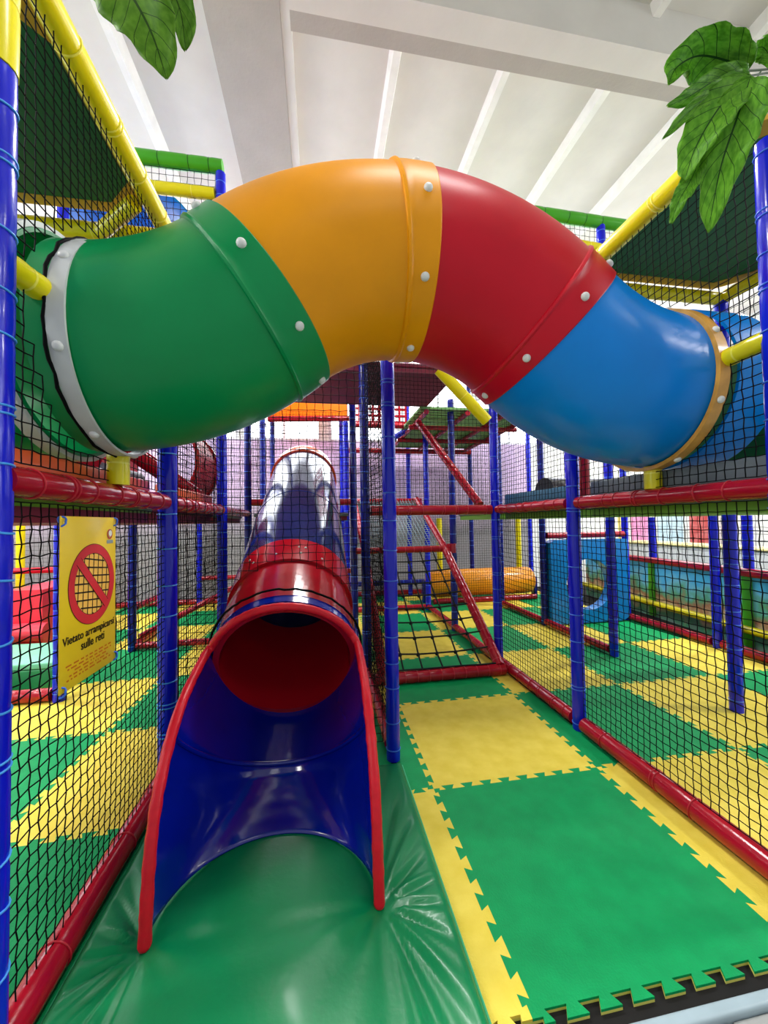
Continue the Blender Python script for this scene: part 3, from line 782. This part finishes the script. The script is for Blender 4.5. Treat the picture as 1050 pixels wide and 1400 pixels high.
for sx_, ps in ((2.83, (-34, -12, 10, 30)), (2.9, (8, 14, -40))):
    for a in ps:
        nr = sin(rad(a))*V((1, 0, 0))+cos(rad(a))*SN; q = MB(); q.dome(ax(sx_)+nr*.424, nr, .008, .006, n=8); q.build('screw_cap', BOLT, r3)
slide_sec(2.98, 3.88, .416, SGB, 'lower dark blue section')
slide_sec(3.86, 5.2, .420, SGB, 'upper dark blue section', .05)
# orange inlet bending to level at the platform
q = MB(); pts = []
p = ax(5.12); a = .456
for k in range(9):
    pts.append((V(p), V((0, cos(a), sin(a))), None)); p = p+.05*V((0, cos(a), sin(a))); a -= .456/8
shell(q, pts, .422, .39, (1, 0, 0), 56); o = q.build('tube_section', SO, slide); o['label'] = 'orange inlet section'; shade_auto(o)

# ---------------------------------------------------------------- landing mat
lm = thing('landing_mat', (-.18, 1.5, 0), 'wrinkled green vinyl landing mat under the slide mouth', 'crash mat')
LX0, LX1, LY0, LY1 = -.83, .475, .55, 2.33
tips = (V((XS-W, 1.478)), V((XS+W, 1.478)))
def mat_pt(u, v):
    y = lerp(LY0, LY1, v)
    x0 = LX0; x1 = LX1
    x = lerp(x0, x1, u)
    e = min(u, 1-u)*(x1-x0); e2 = min(v, 1-v)*(LY1-LY0); ed = min(e, e2)
    rnd = min(1, ed/.035); h = .05*math.sqrt(max(0, 1-(1-rnd)**2)) if ed < .035 else .05
    f = min(1, ed/.15)
    # puffed-up centre in front of the slide, sunk under the two tips
    cx = max(0, 1-((x-XS)/.42)**2); yy = max(0, 1-((y-1.45)/.8)**2)
    h += f*.05*cx*yy
    for s, t in ((-1, tips[0]), (1, tips[1])):
        d = V((x-t.x, y-t.y)); L = d.length; an = math.atan2(d.y, d.x*s)
        side = 1/(1+math.exp(-(s*(x-t.x)-.015)*60))
        amp = .0095*min(1, L/.10)*math.exp(-max(0, L-.45)/.4)
        h += f*side*amp*(sin(an*13+1.3*sin(an*3)+s)+.55*sin(an*29+s*2+6*L))
        h -= .012*math.exp(-(L/.06)**2)
        # front creases
        fr = 1/(1+math.exp((y-t.y+.02)*50))
        h += f*fr*(1-side)*.005*sin(an*9)*min(1, L/.1)*math.exp(-L/.5)
    return (x, y, h)
q = MB(); q.grid(mat_pt, 110, 140)
N = 24
bd = [(LX0, LY0), (LX1, LY0), (LX1, LY1), (LX0, LY1)]
for k in range(4):
    a, b = bd[k], bd[(k+1) % 4]; q.add([(*a, 0.001), (*b, 0.001), (*b, .004), (*a, .004)], [(0, 1, 2, 3)])
q.build('vinyl_cover', LAND, lm)
q = MB(); q.tube([(x_, y_, .012) for x_, y_ in bd], .006, 6, closed=True); q.build('piping', mat('pale_green_piping', (60, 170, 120), .4), lm)

# ---------------------------------------------------------------- rope climb
climb = thing('rope_climb', (1.1, 3.53, 0), 'sloping rope net climb framed in red padded bars', 'climbing net')
pb, pm, pt = V((1.695, 3.535, .085)), V((1.63, 4.92, 1.125)), V((1.60, 6.28, 1.86))
lb_, lm_, lt_ = V((.555, 3.535, .085)), V((.56, 4.92, 1.125)), V((.55, 6.28, 1.86))
def pipe(p0, p1, r, nm, lab=None, step=.11):
    p0, p1 = V(p0), V(p1); d = (p1-p0); L = d.length; t = d/L; nb = int(L/step); prof = [(0, r*.97)]
    for k in range(nb):
        s = (k+.5)*L/nb
        for ds, q_ in ((-.03, 1), (-.007, .94), (.007, .94), (.03, 1)): prof.append((s+ds, r*q_))
    prof.append((L, r*.97)); prof.sort()
    q = MB(); q.tube([p0+t*s for s, _ in prof], [a for _, a in prof], 14)
    for k in range(nb):
        s = (k+.5)*L/nb; q.tube([p0+t*(s-.005), p0+t*(s+.005)], r*.975, 14, mi=1, caps=False)
    o = q.build(nm, [RED, REDTAPE], climb)
    if lab: o['label'] = lab
pipe(pb, pm, .054, 'side_bar'); pipe(pm, pt, .05, 'side_bar'); pipe(lb_, lm_, .05, 'side_bar'); pipe(lm_, lt_, .045, 'side_bar')
pipe((.47, 3.53, .05), (1.74, 3.53, .056), .055, 'bottom_bar'); pipe((.45, 4.92, 1.125), (1.72, 4.92, 1.125), .043, 'cross_bar')
q = MB(); q.tube([(1.72, 4.92, 1.07), (1.72, 4.92, 1.19)], .06, 14); q.build('bar_clamp', RED, climb)
def rope_net(c00, c10, c01, c11, nu, nv, r, mt_, nm, sag, knots=True):
    K = {}
    for i in range(nu+1):
        for j in range(nv+1):
            u, v = i/nu, j/nv
            p = lerp(lerp(c00, c10, u), lerp(c01, c11, u), v); K[i, j] = p-V((0, 0, sag*sin(PI*u)*(1 if 0 < j < nv else 0)))+V((random.uniform(-1, 1), random.uniform(-1, 1), 0))*.006
    q = MB()
    for i in range(1, nu): q.tube([K[i, j] for j in range(nv+1)], r, 6)
    for j in range(0 if nm == 'rope_net' else 1, nv): q.tube([K[i, j] for i in range(nu+1)], r, 6)
    if knots:
        for i in range(1, nu):
            for j in range(1, nv): q.dome(K[i, j]-V((0, 0, r)), (0, -.4, 1), r*2.2, r*3, n=8)
    q.build(nm, mt_, climb)
rope_net(lb_+V((0, 0, .03)), pb+V((0, 0, .03)), lm_, pm, 6, 9, .0085, ROPE, 'rope_net', .03)
rope_net(lm_, pm, lt_, pt, 22, 26, .004, NETW, 'fine_net', .02, False)

# ---------------------------------------------------------------- warning sign
SGX = B+.013; SY0 = 1.486; SW, SH = .364, .60
sign = thing('warning_sign', (SGX, 1.68, .9), 'yellow warning sign tied to the left net, forbidding climbing on nets', 'sign')
SY = mat('sign_yellow', (240, 202, 36), .35, .03, 3)
q = MB(); q.rbox((SGX-.002, SY0, .912), (SGX+.002, SY0+SW, 1.522), .0018, n=1); q.build('sign_board', SY, sign)
def sp(u, v, d=.0028): return V((SGX+d, SY0+u*SW, .912+v*SH))
def ring2(cu, cv, r0, r1, mt_, nm, d, n=64, lab=None):
    q = MB(); vs = []
    for k in range(n):
        a = 2*PI*k/n
        for r in (r0, r1): vs.append(V((SGX+d, SY0+cu*SW+r*cos(a), .912+cv*SH+r*sin(a))))
    q.add(vs, [(2*k, 2*k+1, (2*k+3) % (2*n), (2*k+2) % (2*n)) for k in range(n)]); o = q.build(nm, mt_, sign, recalc=False)
    if lab: o['label'] = lab
SRED = mat('sign_red', (214, 48, 56), .4); SBLK = mat('sign_black', (26, 18, 10), .5); SORG = mat('sign_orange_print', (200, 104, 16), .5); SWH = mat('sign_white', (226, 226, 214), .5)
SPK = mat('sign_pale_orange', (246, 190, 84), .5)
CU, CV, RR = .535, .585, .152
q = MB(); q.add([V((SGX+.0025, SY0+CU*SW, .912+CV*SH))]+[V((SGX+.0025, SY0+CU*SW+(RR-.02)*cos(2*PI*k/40), .912+CV*SH+(RR-.02)*sin(2*PI*k/40))) for k in range(40)], [(0, 1+k, 1+(k+1) % 40) for k in range(40)]); q.build('printed_backdrop', SPK, sign, recalc=False)
q = MB()   # drawn net inside the circle
def seg2(q, a, b, w, d):
    a, b = V(a), V(b); t = (b-a).normalized(); nn = V((-t.y, t.x))*w/2
    q.add([V((SGX+d, p.x, p.y)) for p in (a-nn, b-nn, b+nn, a+nn)], [(0, 1, 2, 3)])
cy_, cz_ = SY0+CU*SW, .912+CV*SH; ri = RR-.03
for k in range(-4, 5):
    o_ = k*.031; h_ = math.sqrt(max(0, ri*ri-o_*o_))
    seg2(q, (cy_+o_-.006, cz_-h_), (cy_+o_+.006, cz_+h_), .005, .0030)
    seg2(q, (cy_-h_, cz_+o_+.012), (cy_+h_, cz_+o_-.012), .0055, .0031)
q.build('printed_net', SBLK, sign, recalc=False)
ring2(CU, CV, RR-.036, RR+.002, SBLK, 'ring_outline', .0034)
ring2(CU, CV, RR-.034, RR, SRED, 'prohibition_ring', .0038)
q = MB(); s_ = (RR-.02)*.707; seg2(q, (cy_-s_, cz_+s_), (cy_+s_, cz_-s_), .038, .0040); q.build('slash_outline', SBLK, sign, recalc=False)
q = MB(); s_ = (RR-.016)*.707; seg2(q, (cy_-s_, cz_+s_), (cy_+s_, cz_-s_), .033, .0044); q.build('prohibition_slash', SRED, sign, recalc=False)
def text(body, u, v, size, mt_, nm, wid=None, align='CENTER'):
    cu = bpy.data.curves.new('t', 'FONT'); cu.body = body; cu.size = size; cu.align_x = align; cu.extrude = .0004; cu.offset = .0006
    to = bpy.data.objects.new('t', cu); COL.objects.link(to); bpy.context.view_layer.update()
    me = bpy.data.meshes.new_from_object(to.evaluated_get(bpy.context.evaluated_depsgraph_get())); bpy.data.objects.remove(to)
    xs = [v_.co.x for v_ in me.vertices]; s = 1 if not wid else wid/(max(xs)-min(xs))
    for v_ in me.vertices:
        x_, y_, z_ = v_.co; p = sp(u, v, .0036)+V((z_, x_*s, y_*(s if wid else 1)))-worldloc(sign); v_.co = p
    me.materials.append(mt_); o = bpy.data.objects.new(nm, me); COL.objects.link(o); o.parent = sign
text('Vietato arrampicarsi', .5, .265, .05, SBLK, 'lettering', .335)
text('sulle reti', .54, .195, .05, SBLK, 'lettering', .155)
for k, w_ in enumerate((.30, .28, .20, .26, .29)):
    # small print is not legible in the photograph: set as short unreadable dashes of ink
    q = MB(); x_ = .5-w_/SW/2; rr_ = random.Random(k)
    while x_ < .5+w_/SW/2-.01:
        l_ = rr_.uniform(.02, .12); p0 = sp(x_, .135-k*.021); q.add([p0, p0+V((0, l_*SW*.85, 0)), p0+V((0, l_*SW*.85, .0058)), p0+V((0, 0, .0058))], [(0, 1, 2, 3)]); x_ += l_+.02
    q.build('small_print', SORG, sign, recalc=False)
ring2(.865, .90, .014, .021, mat('sign_crimson', (170, 52, 70), .5), 'emblem', .0032, 24)
ring2(.875, .905, 0.0, .013, SWH, 'emblem', .0033, 24)
q = MB(); p0 = sp(.80, .835); q.add([p0, p0+V((0, .05, 0)), p0+V((0, .05, .014)), p0+V((0, 0, .014))], [(0, 1, 2, 3)]); q.build('emblem', mat('sign_greyblue', (140, 150, 150), .5), sign, recalc=False)
for (u, v) in ((.03, .985), (.97, .985), (.04, .01), (.98, .03)):
    p = sp(u, v, 0); q = MB(); N = 14
    q.tube([p+V((.012*cos(2*PI*k/N), .006*sin(k), .017*sin(2*PI*k/N))) for k in range(N)], .0035, 6, closed=True); o = q.build('tie_cord', TAPE, sign)

# ---------------------------------------------------------------- right play area
bx = thing('hole_panel', (3.8, 5.08, 0), 'blue padded crawl-through panel with a round hole', 'padded panel')
def holed(q, x0, x1, z0, z1, y0, y1, cx, cz, r, n=48):
    pts = []
    for k in range(n):
        a = 2*PI*k/n; dx, dz = cos(a), sin(a)
        tx = ((x1 if dx > 0 else x0)-cx)/dx if abs(dx) > 1e-6 else 1e9; tz = ((z1 if dz > 0 else z0)-cz)/dz if abs(dz) > 1e-6 else 1e9
        t_ = min(tx, tz); pts.append(((cx+r*dx, cz+r*dz), (cx+t_*dx, cz+t_*dz)))
    vs = []
    for y in (y0, y1):
        for a, b in pts: vs += [(a[0], y, a[1]), (b[0], y, b[1])]
    fs = []; o = 2*n
    for k in range(n):
        l = (k+1) % n
        fs += [(2*k, 2*k+1, 2*l+1, 2*l), (o+2*k, o+2*l, o+2*l+1, o+2*k+1), (2*k, 2*l, o+2*l, o+2*k), (2*k+1, o+2*k+1, o+2*l+1, 2*l+1)]
    q.add(vs, fs)
q = MB(); holed(q, E_+.05, F_-.05, .02, 1.2, 4.98, 5.14, 3.78, .56, .36); q.build('foam_panel', SKYV, bx)
q = MB(); q.tube([(E_+.05, 5.06, 1.26), (F_-.05, 5.06, 1.26)], .045, 14); o = q.build('top_bar', RED, bx)
# amber roller
ro = thing('foam_roller', (2.9, 6.95, 0), 'thick amber padded roller lying across the back of the play area', 'roller')
q = MB(); pr = [(1.95, .2), (1.99, .235), (2.05, .25), (3.9, .25), (3.97, .235), (4.0, .2)]
q.tube([(x_, 6.95, .34) for x_, _ in pr], [r_ for _, r_ in pr], 28); q.build('roller_pad', AMBER, ro)
q = MB(); q.tube([(1.86, 6.95, .34), (4.1, 6.95, .34)], .025, 10); q.build('axle', GREY, ro)
for x_ in (1.88, 4.08):
    q = MB(); q.rbox((x_-.03, 6.88, 0), (x_+.03, 7.02, .4), .012); q.build('bracket', NAVY, ro)
rail((2.0, 6.75, .05), (4.0, 6.75, .05), .05, 'red floor rail in front of the amber roller')
# painted low wall
MU = bpy.data.materials.new('painted_landscape'); MU.use_nodes = True; nt = MU.node_tree; bs = nt.nodes['Principled BSDF']; bs.inputs['Roughness'].default_value = .5
tc = nt.nodes.new('ShaderNodeTexCoord'); sx = nt.nodes.new('ShaderNodeSeparateXYZ'); nt.links.new(tc.outputs['Object'], sx.inputs[0])
nz = nt.nodes.new('ShaderNodeTexNoise'); nz.inputs['Scale'].default_value = 4.5; nz.inputs['Detail'].default_value = 7; nt.links.new(tc.outputs['Object'], nz.inputs['Vector'])
ad = nt.nodes.new('ShaderNodeMath'); ad.operation = 'MULTIPLY_ADD'; ad.inputs[1].default_value = .7; nt.links.new(nz.outputs['Fac'], ad.inputs[0]); nt.links.new(sx.outputs['Z'], ad.inputs[2])
rp = nt.nodes.new('ShaderNodeValToRGB'); nt.links.new(ad.outputs[0], rp.inputs[0]); cr = rp.color_ramp
for k, (p_, c_) in enumerate(((.25, (120, 136, 130)), (.42, (66, 150, 104)), (.55, (196, 184, 140)), (.66, (160, 104, 76)), (.76, (84, 160, 120)), (.9, (110, 190, 220)), (1., (70, 176, 226)))):
    if k < 2: el = cr.elements[k]; el.position = p_
    else: el = cr.elements.new(p_)
    el.color = (*lin(c_), 1)
nt.links.new(rp.outputs[0], bs.inputs['Base Color'])
def mx(Y): return 4.78+.12*(Y-3.2)
mw = thing('mural_wall', (mx(4), 4, 0), 'low wall painted with a landscape at the right, under a red rail', 'low wall')
q = MB(); q.prism([(mx(1.8), 1.8), (mx(7), 7), (mx(7)+.06, 7), (mx(1.8)+.06, 1.8)], 'z', -.02, .80); q.build('painted_panel', MU, mw)
q = MB(); q.tube([(mx(1.8)-.03, 1.8, .845), (mx(7)-.03, 7, .845)], .05, 14); q.build('top_rail', RED, mw)
q = MB(); q.tube([(mx(1.8)-.06, 1.8, .2), (mx(7)-.06, 7, .2)], .045, 14); q.build('foot_pipe', YEL, mw)
for y_ in (3.72, 5.2):
    q = MB(); q.rbox((mx(y_)-.035, y_-.05, 0), (mx(y_)+.02, y_+.05, .80), .01); q.build('green_upright', GREENV, mw)
    padded('padded_post', (mx(y_)+.02, y_, .885), (mx(y_)+.02, y_, 1.5), .052, [BLUE, TAPE], 'short blue post on top of the painted low wall, %s' % ('nearer one' if y_ < 4 else 'farther one'), 'post', 'short blue posts on the painted wall', step=.16)
# hall beyond: counter and posters on the right wall
q = MB(); q.rbox((6.6, 2.2, -.02), (7.1, 7.6, .95), .02); o = tag(q.build('counter', WALLW), 'long white counter in the hall beyond the painted wall', 'counter')
q = MB(); q.rbox((6.55, 2.2, .952), (7.15, 7.6, 1.0), .01); q.build('counter_top', mat('cream_worktop', (236, 222, 150), .4), o)
for (xa, xb, ya, yb, c_, lb) in ((864, 890, 700, 758, (226, 120, 176), 'pink poster on the far white wall, seen above the painted low wall'), (900, 936, 700, 750, (176, 208, 222), 'pale blue poster on the far white wall, between the pink and the red ones'),
        (944, 976, 700, 755, (190, 52, 50), 'red poster on the far white wall at the right'), (846, 860, 704, 745, (236, 206, 90), 'narrow yellow poster on the far white wall beside the pink one')):
    a_, b_ = at(xa, ya, 8.06), at(xb, yb, 8.06); q = MB(); q.box((a_.x, 8.075, b_.z), (b_.x, 8.099, a_.z))
    c2 = tuple(min(255, int(v_*.6+90)) for v_ in c_)
    tag(q.build('poster', mat('poster_paper_%d' % xa, c_, .5, rgb2=c2, scale=5)), lb, 'poster', 'posters on the far wall')

# ---------------------------------------------------------------- left bay objects
rm = thing('padded_ramp', (-3.4, 5.3, 0), 'pinkish red padded ramp at the far left behind the net', 'ramp')
PINK = mat('pinkish_red_vinyl', (226, 52, 70), .3, coat=.4)
q = MB(); q.prism([(-5.6, .05), (-3.12, .05), (-3.12, .78), (-3.5, .78), (-4.0, .48), (-4.4, .3)], 'y', 5.0, 6.2); q.build('ramp_block', PINK, rm)
q = MB(); q.tube([(-4.8, 4.9, .33), (-3.0, 4.9, .33)], .10, 18); q.build('bolster', PINK, rm)
q = MB(); q.tube([(-5.2, 6.25, .88), (-3.2, 6.25, .88)], .045, 12); q.build('top_bar', RED, rm)
fs_ = thing('foam_step', (-3, 4.3, 0), 'green foam step with its lit top coloured pale mint, left of the sign', 'foam step')
q = MB(); q.rbox((-4.3, 4.0, 0), (-2.35, 4.7, .2), .015); q.build('step_block', mat('green_step_vinyl', (40, 132, 80), .4), fs_)
q = MB(); q.rbox((-4.3, 4.0, .201), (-2.35, 4.7, .26), .015); q.build('step_top', mat('lit_green_vinyl', (118, 200, 160), .4), fs_)  # light falling on the step top is put in as a paler green

# upper panels far back
pa, pbb = at(366, 567, 7.3), at(475, 538, 7.3); q = MB(); q.rbox((pa.x, 7.3, pa.z-.02), (pbb.x, 7.36, pbb.z+.1), .015); tag(q.build('padded_board', mat('bright_orange_vinyl', (250, 140, 10), .4, trans=.35)), 'bright orange panel high above the slide', 'padded board')
t = thing('lattice_panel', (.95, 5.95, 3.0), 'red perforated lattice panel high behind the central post', 'panel')
q = MB()
for k in range(9): x_ = .5+k*.105; q.box((x_, 5.92, 3.04), (x_+.035, 5.95, 3.7))
for k in range(7): z_ = 3.04+k*.105; q.box((.5, 5.95, z_), (1.375, 5.98, z_+.035))
q.build('lattice', RED, t)

# ---------------------------------------------------------------- artificial leaves
def leaf_mat(name, c1, c2, cv):
    M = bpy.data.materials.new(name); M.use_nodes = True; nt = M.node_tree; b = nt.nodes['Principled BSDF']
    uv = nt.nodes.new('ShaderNodeUVMap'); sx = nt.nodes.new('ShaderNodeSeparateXYZ'); nt.links.new(uv.outputs[0], sx.inputs[0])
    # u along the leaf, v across (-1..1 stored as 0..1)
    def mth(op, a, b_=None, v1=None):
        n_ = nt.nodes.new('ShaderNodeMath'); n_.operation = op
        nt.links.new(a, n_.inputs[0])
        if b_ is not None: nt.links.new(b_, n_.inputs[1])
        elif v1 is not None: n_.inputs[1].default_value = v1
        return n_.outputs[0]
    v = mth('ABSOLUTE', mth('SUBTRACT', sx.outputs['Y'], v1=.5))
    rib = mth('LESS_THAN', v, v1=.018)
    ph = mth('SUBTRACT', mth('MULTIPLY', sx.outputs['X'], v1=9), mth('MULTIPLY', v, v1=4))
    fr = mth('FRACT', ph); side = mth('LESS_THAN', fr, v1=.06)
    mxm = mth('MAXIMUM', rib, side)
    nz = nt.nodes.new('ShaderNodeTexNoise'); nz.inputs['Scale'].default_value = 12
    rp = nt.nodes.new('ShaderNodeValToRGB'); rp.color_ramp.elements[0].position = .35; rp.color_ramp.elements[1].position = .65
    rp.color_ramp.elements[0].color = (*lin(c1), 1); rp.color_ramp.elements[1].color = (*lin(c2), 1); nt.links.new(nz.outputs['Fac'], rp.inputs[0])
    mixn = nt.nodes.new('ShaderNodeMix'); mixn.data_type = 'RGBA'
    nt.links.new(mxm, mixn.inputs['Factor']); nt.links.new(rp.outputs[0], mixn.inputs['A']); mixn.inputs['B'].default_value = (*lin(cv), 1)
    nt.links.new(mixn.outputs['Result'], b.inputs['Base Color']); b.inputs['Roughness'].default_value = .5; b.inputs['Specular IOR Level'].default_value = .2
    tr = nt.nodes.new('ShaderNodeBsdfTranslucent'); nt.links.new(mixn.outputs['Result'], tr.inputs[0]); mx_ = nt.nodes.new('ShaderNodeMixShader'); mx_.inputs[0].default_value = .35
    nt.links.new(b.outputs[0], mx_.inputs[1]); nt.links.new(tr.outputs[0], mx_.inputs[2]); nt.links.new(mx_.outputs[0], nt.nodes['Material Output'].inputs[0])
    return M
LM1 = leaf_mat('fresh_green_leaf', (82, 146, 26), (118, 182, 48), (30, 78, 14))
LM2 = leaf_mat('olive_green_leaf', (84, 136, 22), (110, 160, 40), (44, 82, 8))
def leaf(parent, pix, depth, hw, mt_, twist=0, fold=.25, wave=.006, dd=0, prof=None):
    """midrib given as photo points at a depth (metres along the view), hw half width in metres"""
    n_ = len(pix); P = [at(x_, y_, depth+dd*k/(n_-1)) for k, (x_, y_) in enumerate(pix)]
    M_, L_ = 28, 5
    def pos(t_):
        s = t_*(n_-1); i = min(int(s), n_-2); f = s-i
        p0, p1, p2, p3 = P[max(i-1, 0)], P[i], P[i+1], P[min(i+2, n_-1)]
        return .5*((2*p1)+(p2-p0)*f+(2*p0-5*p1+4*p2-p3)*f*f+(3*p1-p0-3*p2+p3)*f**3)
    view = (at(pix[n_//2][0], pix[n_//2][1], depth)-V((0, 0, CZ))).normalized()
    vs, uvs, fs = [], [], []; sd = random.random()*6
    for a in range(M_+1):
        t_ = a/M_; p = pos(t_); tg = (pos(min(1, t_+.02))-pos(max(0, t_-.02))).normalized()
        side = tg.cross(view).normalized(); nr = side.cross(tg)
        side = cos(twist)*side+sin(twist)*nr; nr = side.cross(tg)
        w = hw*(sin(PI*min(1, t_**.75*1.0))**.8)*(1 if t_ < .97 else .5)+.002
        for b_ in range(-L_, L_+1):
            c_ = b_/L_; wv = 1+.05*sin(t_*34+sd)*abs(c_)
            vs.append(p+side*(w*c_*wv)-nr*(fold*abs(c_)*w)+nr*wave*sin(t_*26+b_+sd)*abs(c_)); uvs.append((t_, .5+.5*c_))
    K_ = 2*L_+1
    for a in range(M_):
        for b_ in range(K_-1): fs.append((a*K_+b_, a*K_+b_+1, (a+1)*K_+b_+1, (a+1)*K_+b_))
    q = MB(); q.add(vs, fs, 0, True); o = q.build('leaf', mt_, parent, recalc=False)
    ul = o.data.uv_layers.new(name='UVMap')
    for lp in o.data.loops: ul.data[lp.index].uv = uvs[lp.vertex_index]
    md = o.modifiers.new('s', 'SOLIDIFY'); md.thickness = .0012
    return o
br = thing('artificial_branch', at(1080, 100, 1.25), 'bunch of long green plastic leaves hanging at the upper right post', 'artificial plant', 'artificial leaf branches')
dp = 1.18
leaf(br, [(1022, 96), (992, 82), (955, 76), (925, 92), (914, 116)], dp, .085, LM1, fold=.5, twist=.25)
leaf(br, [(1020, 98), (990, 88), (965, 60), (945, 50)], dp+.02, .06, LM1, fold=.15)
leaf(br, [(1022, 98), (985, 106), (945, 130), (912, 146)], dp-.02, .035, LM1, fold=.3)
leaf(br, [(1022, 100), (985, 120), (945, 150), (906, 190)], dp-.03, .028, LM1, fold=.4)
leaf(br, [(1024, 102), (985, 145), (952, 200), (936, 248)], dp-.04, .07, LM1, fold=.35, twist=-.2)
leaf(br, [(962, 205), (945, 245), (928, 275), (918, 306)], dp-.03, .03, LM1, fold=.3)
leaf(br, [(1026, 105), (1008, 160), (985, 230), (968, 318)], dp-.06, .08, LM1, fold=.25, twist=.1)
leaf(br, [(1062, 90), (1045, 66), (1035, 66), (1024, 68)], dp, .03, LM1, fold=.3)
leaf(br, [(1075, 86), (1055, 72), (1042, 78), (1032, 85)], dp+.02, .025, LM1, fold=.3)
q = MB()
for (a, b_) in (((1085, 104), (1022, 97)), ((1085, 106), (1024, 104)), ((1085, 102), (1060, 88)), ((1040, 98), (962, 206))):
    mid = ((a[0]+b_[0])/2, (a[1]+b_[1])/2-6 if b_[0] > 1000 else (a[1]+b_[1])/2+10)
    q.tube([at(*a, dp+.03), at(*mid, dp), at(*b_, dp-.02)], .0035, 6)
q.build('stem', mat('dark_green_stem', (40, 70, 30), .5), br)
br2 = thing('artificial_branch', at(180, -120, 1.0), 'broad green plastic leaves hanging from above at the upper left', 'artificial plant', 'artificial leaf branches')
leaf(br2, [(120, -90), (165, -30), (205, 40), (228, 108)], 1.0, .085, LM2, fold=.2, wave=.004)
leaf(br2, [(170, -110), (215, -50), (245, 10), (254, 70)], 1.03, .05, LM2, fold=.2, wave=.004)
q = MB(); q.tube([at(100, -160, 1.05), at(120, -90, 1.0)], .004, 6); q.tube([at(100, -160, 1.05), at(170, -110, 1.03)], .004, 6); q.build('stem', MATS['dark_green_stem'], br2)

# ---------------------------------------------------------------- light
def area(name, loc, sx_, sy_, power, rot=(0, 0, 0), col=(1, 1, 1)):
    l = bpy.data.lights.new(name, 'AREA'); l.shape = 'RECTANGLE'; l.size = sx_; l.size_y = sy_; l.energy = power; l.color = col
    o = bpy.data.objects.new(name, l); COL.objects.link(o); o.location = loc; o.rotation_euler = rot; return o
for x_, pp in ((-4.4, (110, 250, 260)), (1.0, (15, 45, 210)), (6.8, (110, 250, 300))):
    for y_, p_ in zip((-1.5, 1.2, 4.6), pp): area('ceiling_fill', (x_, y_, 5.45), 1.4, .4, p_, col=(1, .99, .97))  # unseen area lights added under the ceiling as fill
wd = bpy.data.worlds.new('world'); S.world = wd; wd.use_nodes = True
wd.node_tree.nodes['Background'].inputs[0].default_value = (.92, .96, 1, 1); wd.node_tree.nodes['Background'].inputs[1].default_value = .6
S.view_settings.view_transform = 'Standard'; S.view_settings.look = 'None'; S.view_settings.gamma = 1; S.view_settings.use_curve_mapping = False
S.view_settings.exposure = 0.0
S.cycles.max_bounces = 8; S.cycles.diffuse_bounces = 4; S.cycles.use_denoising = True
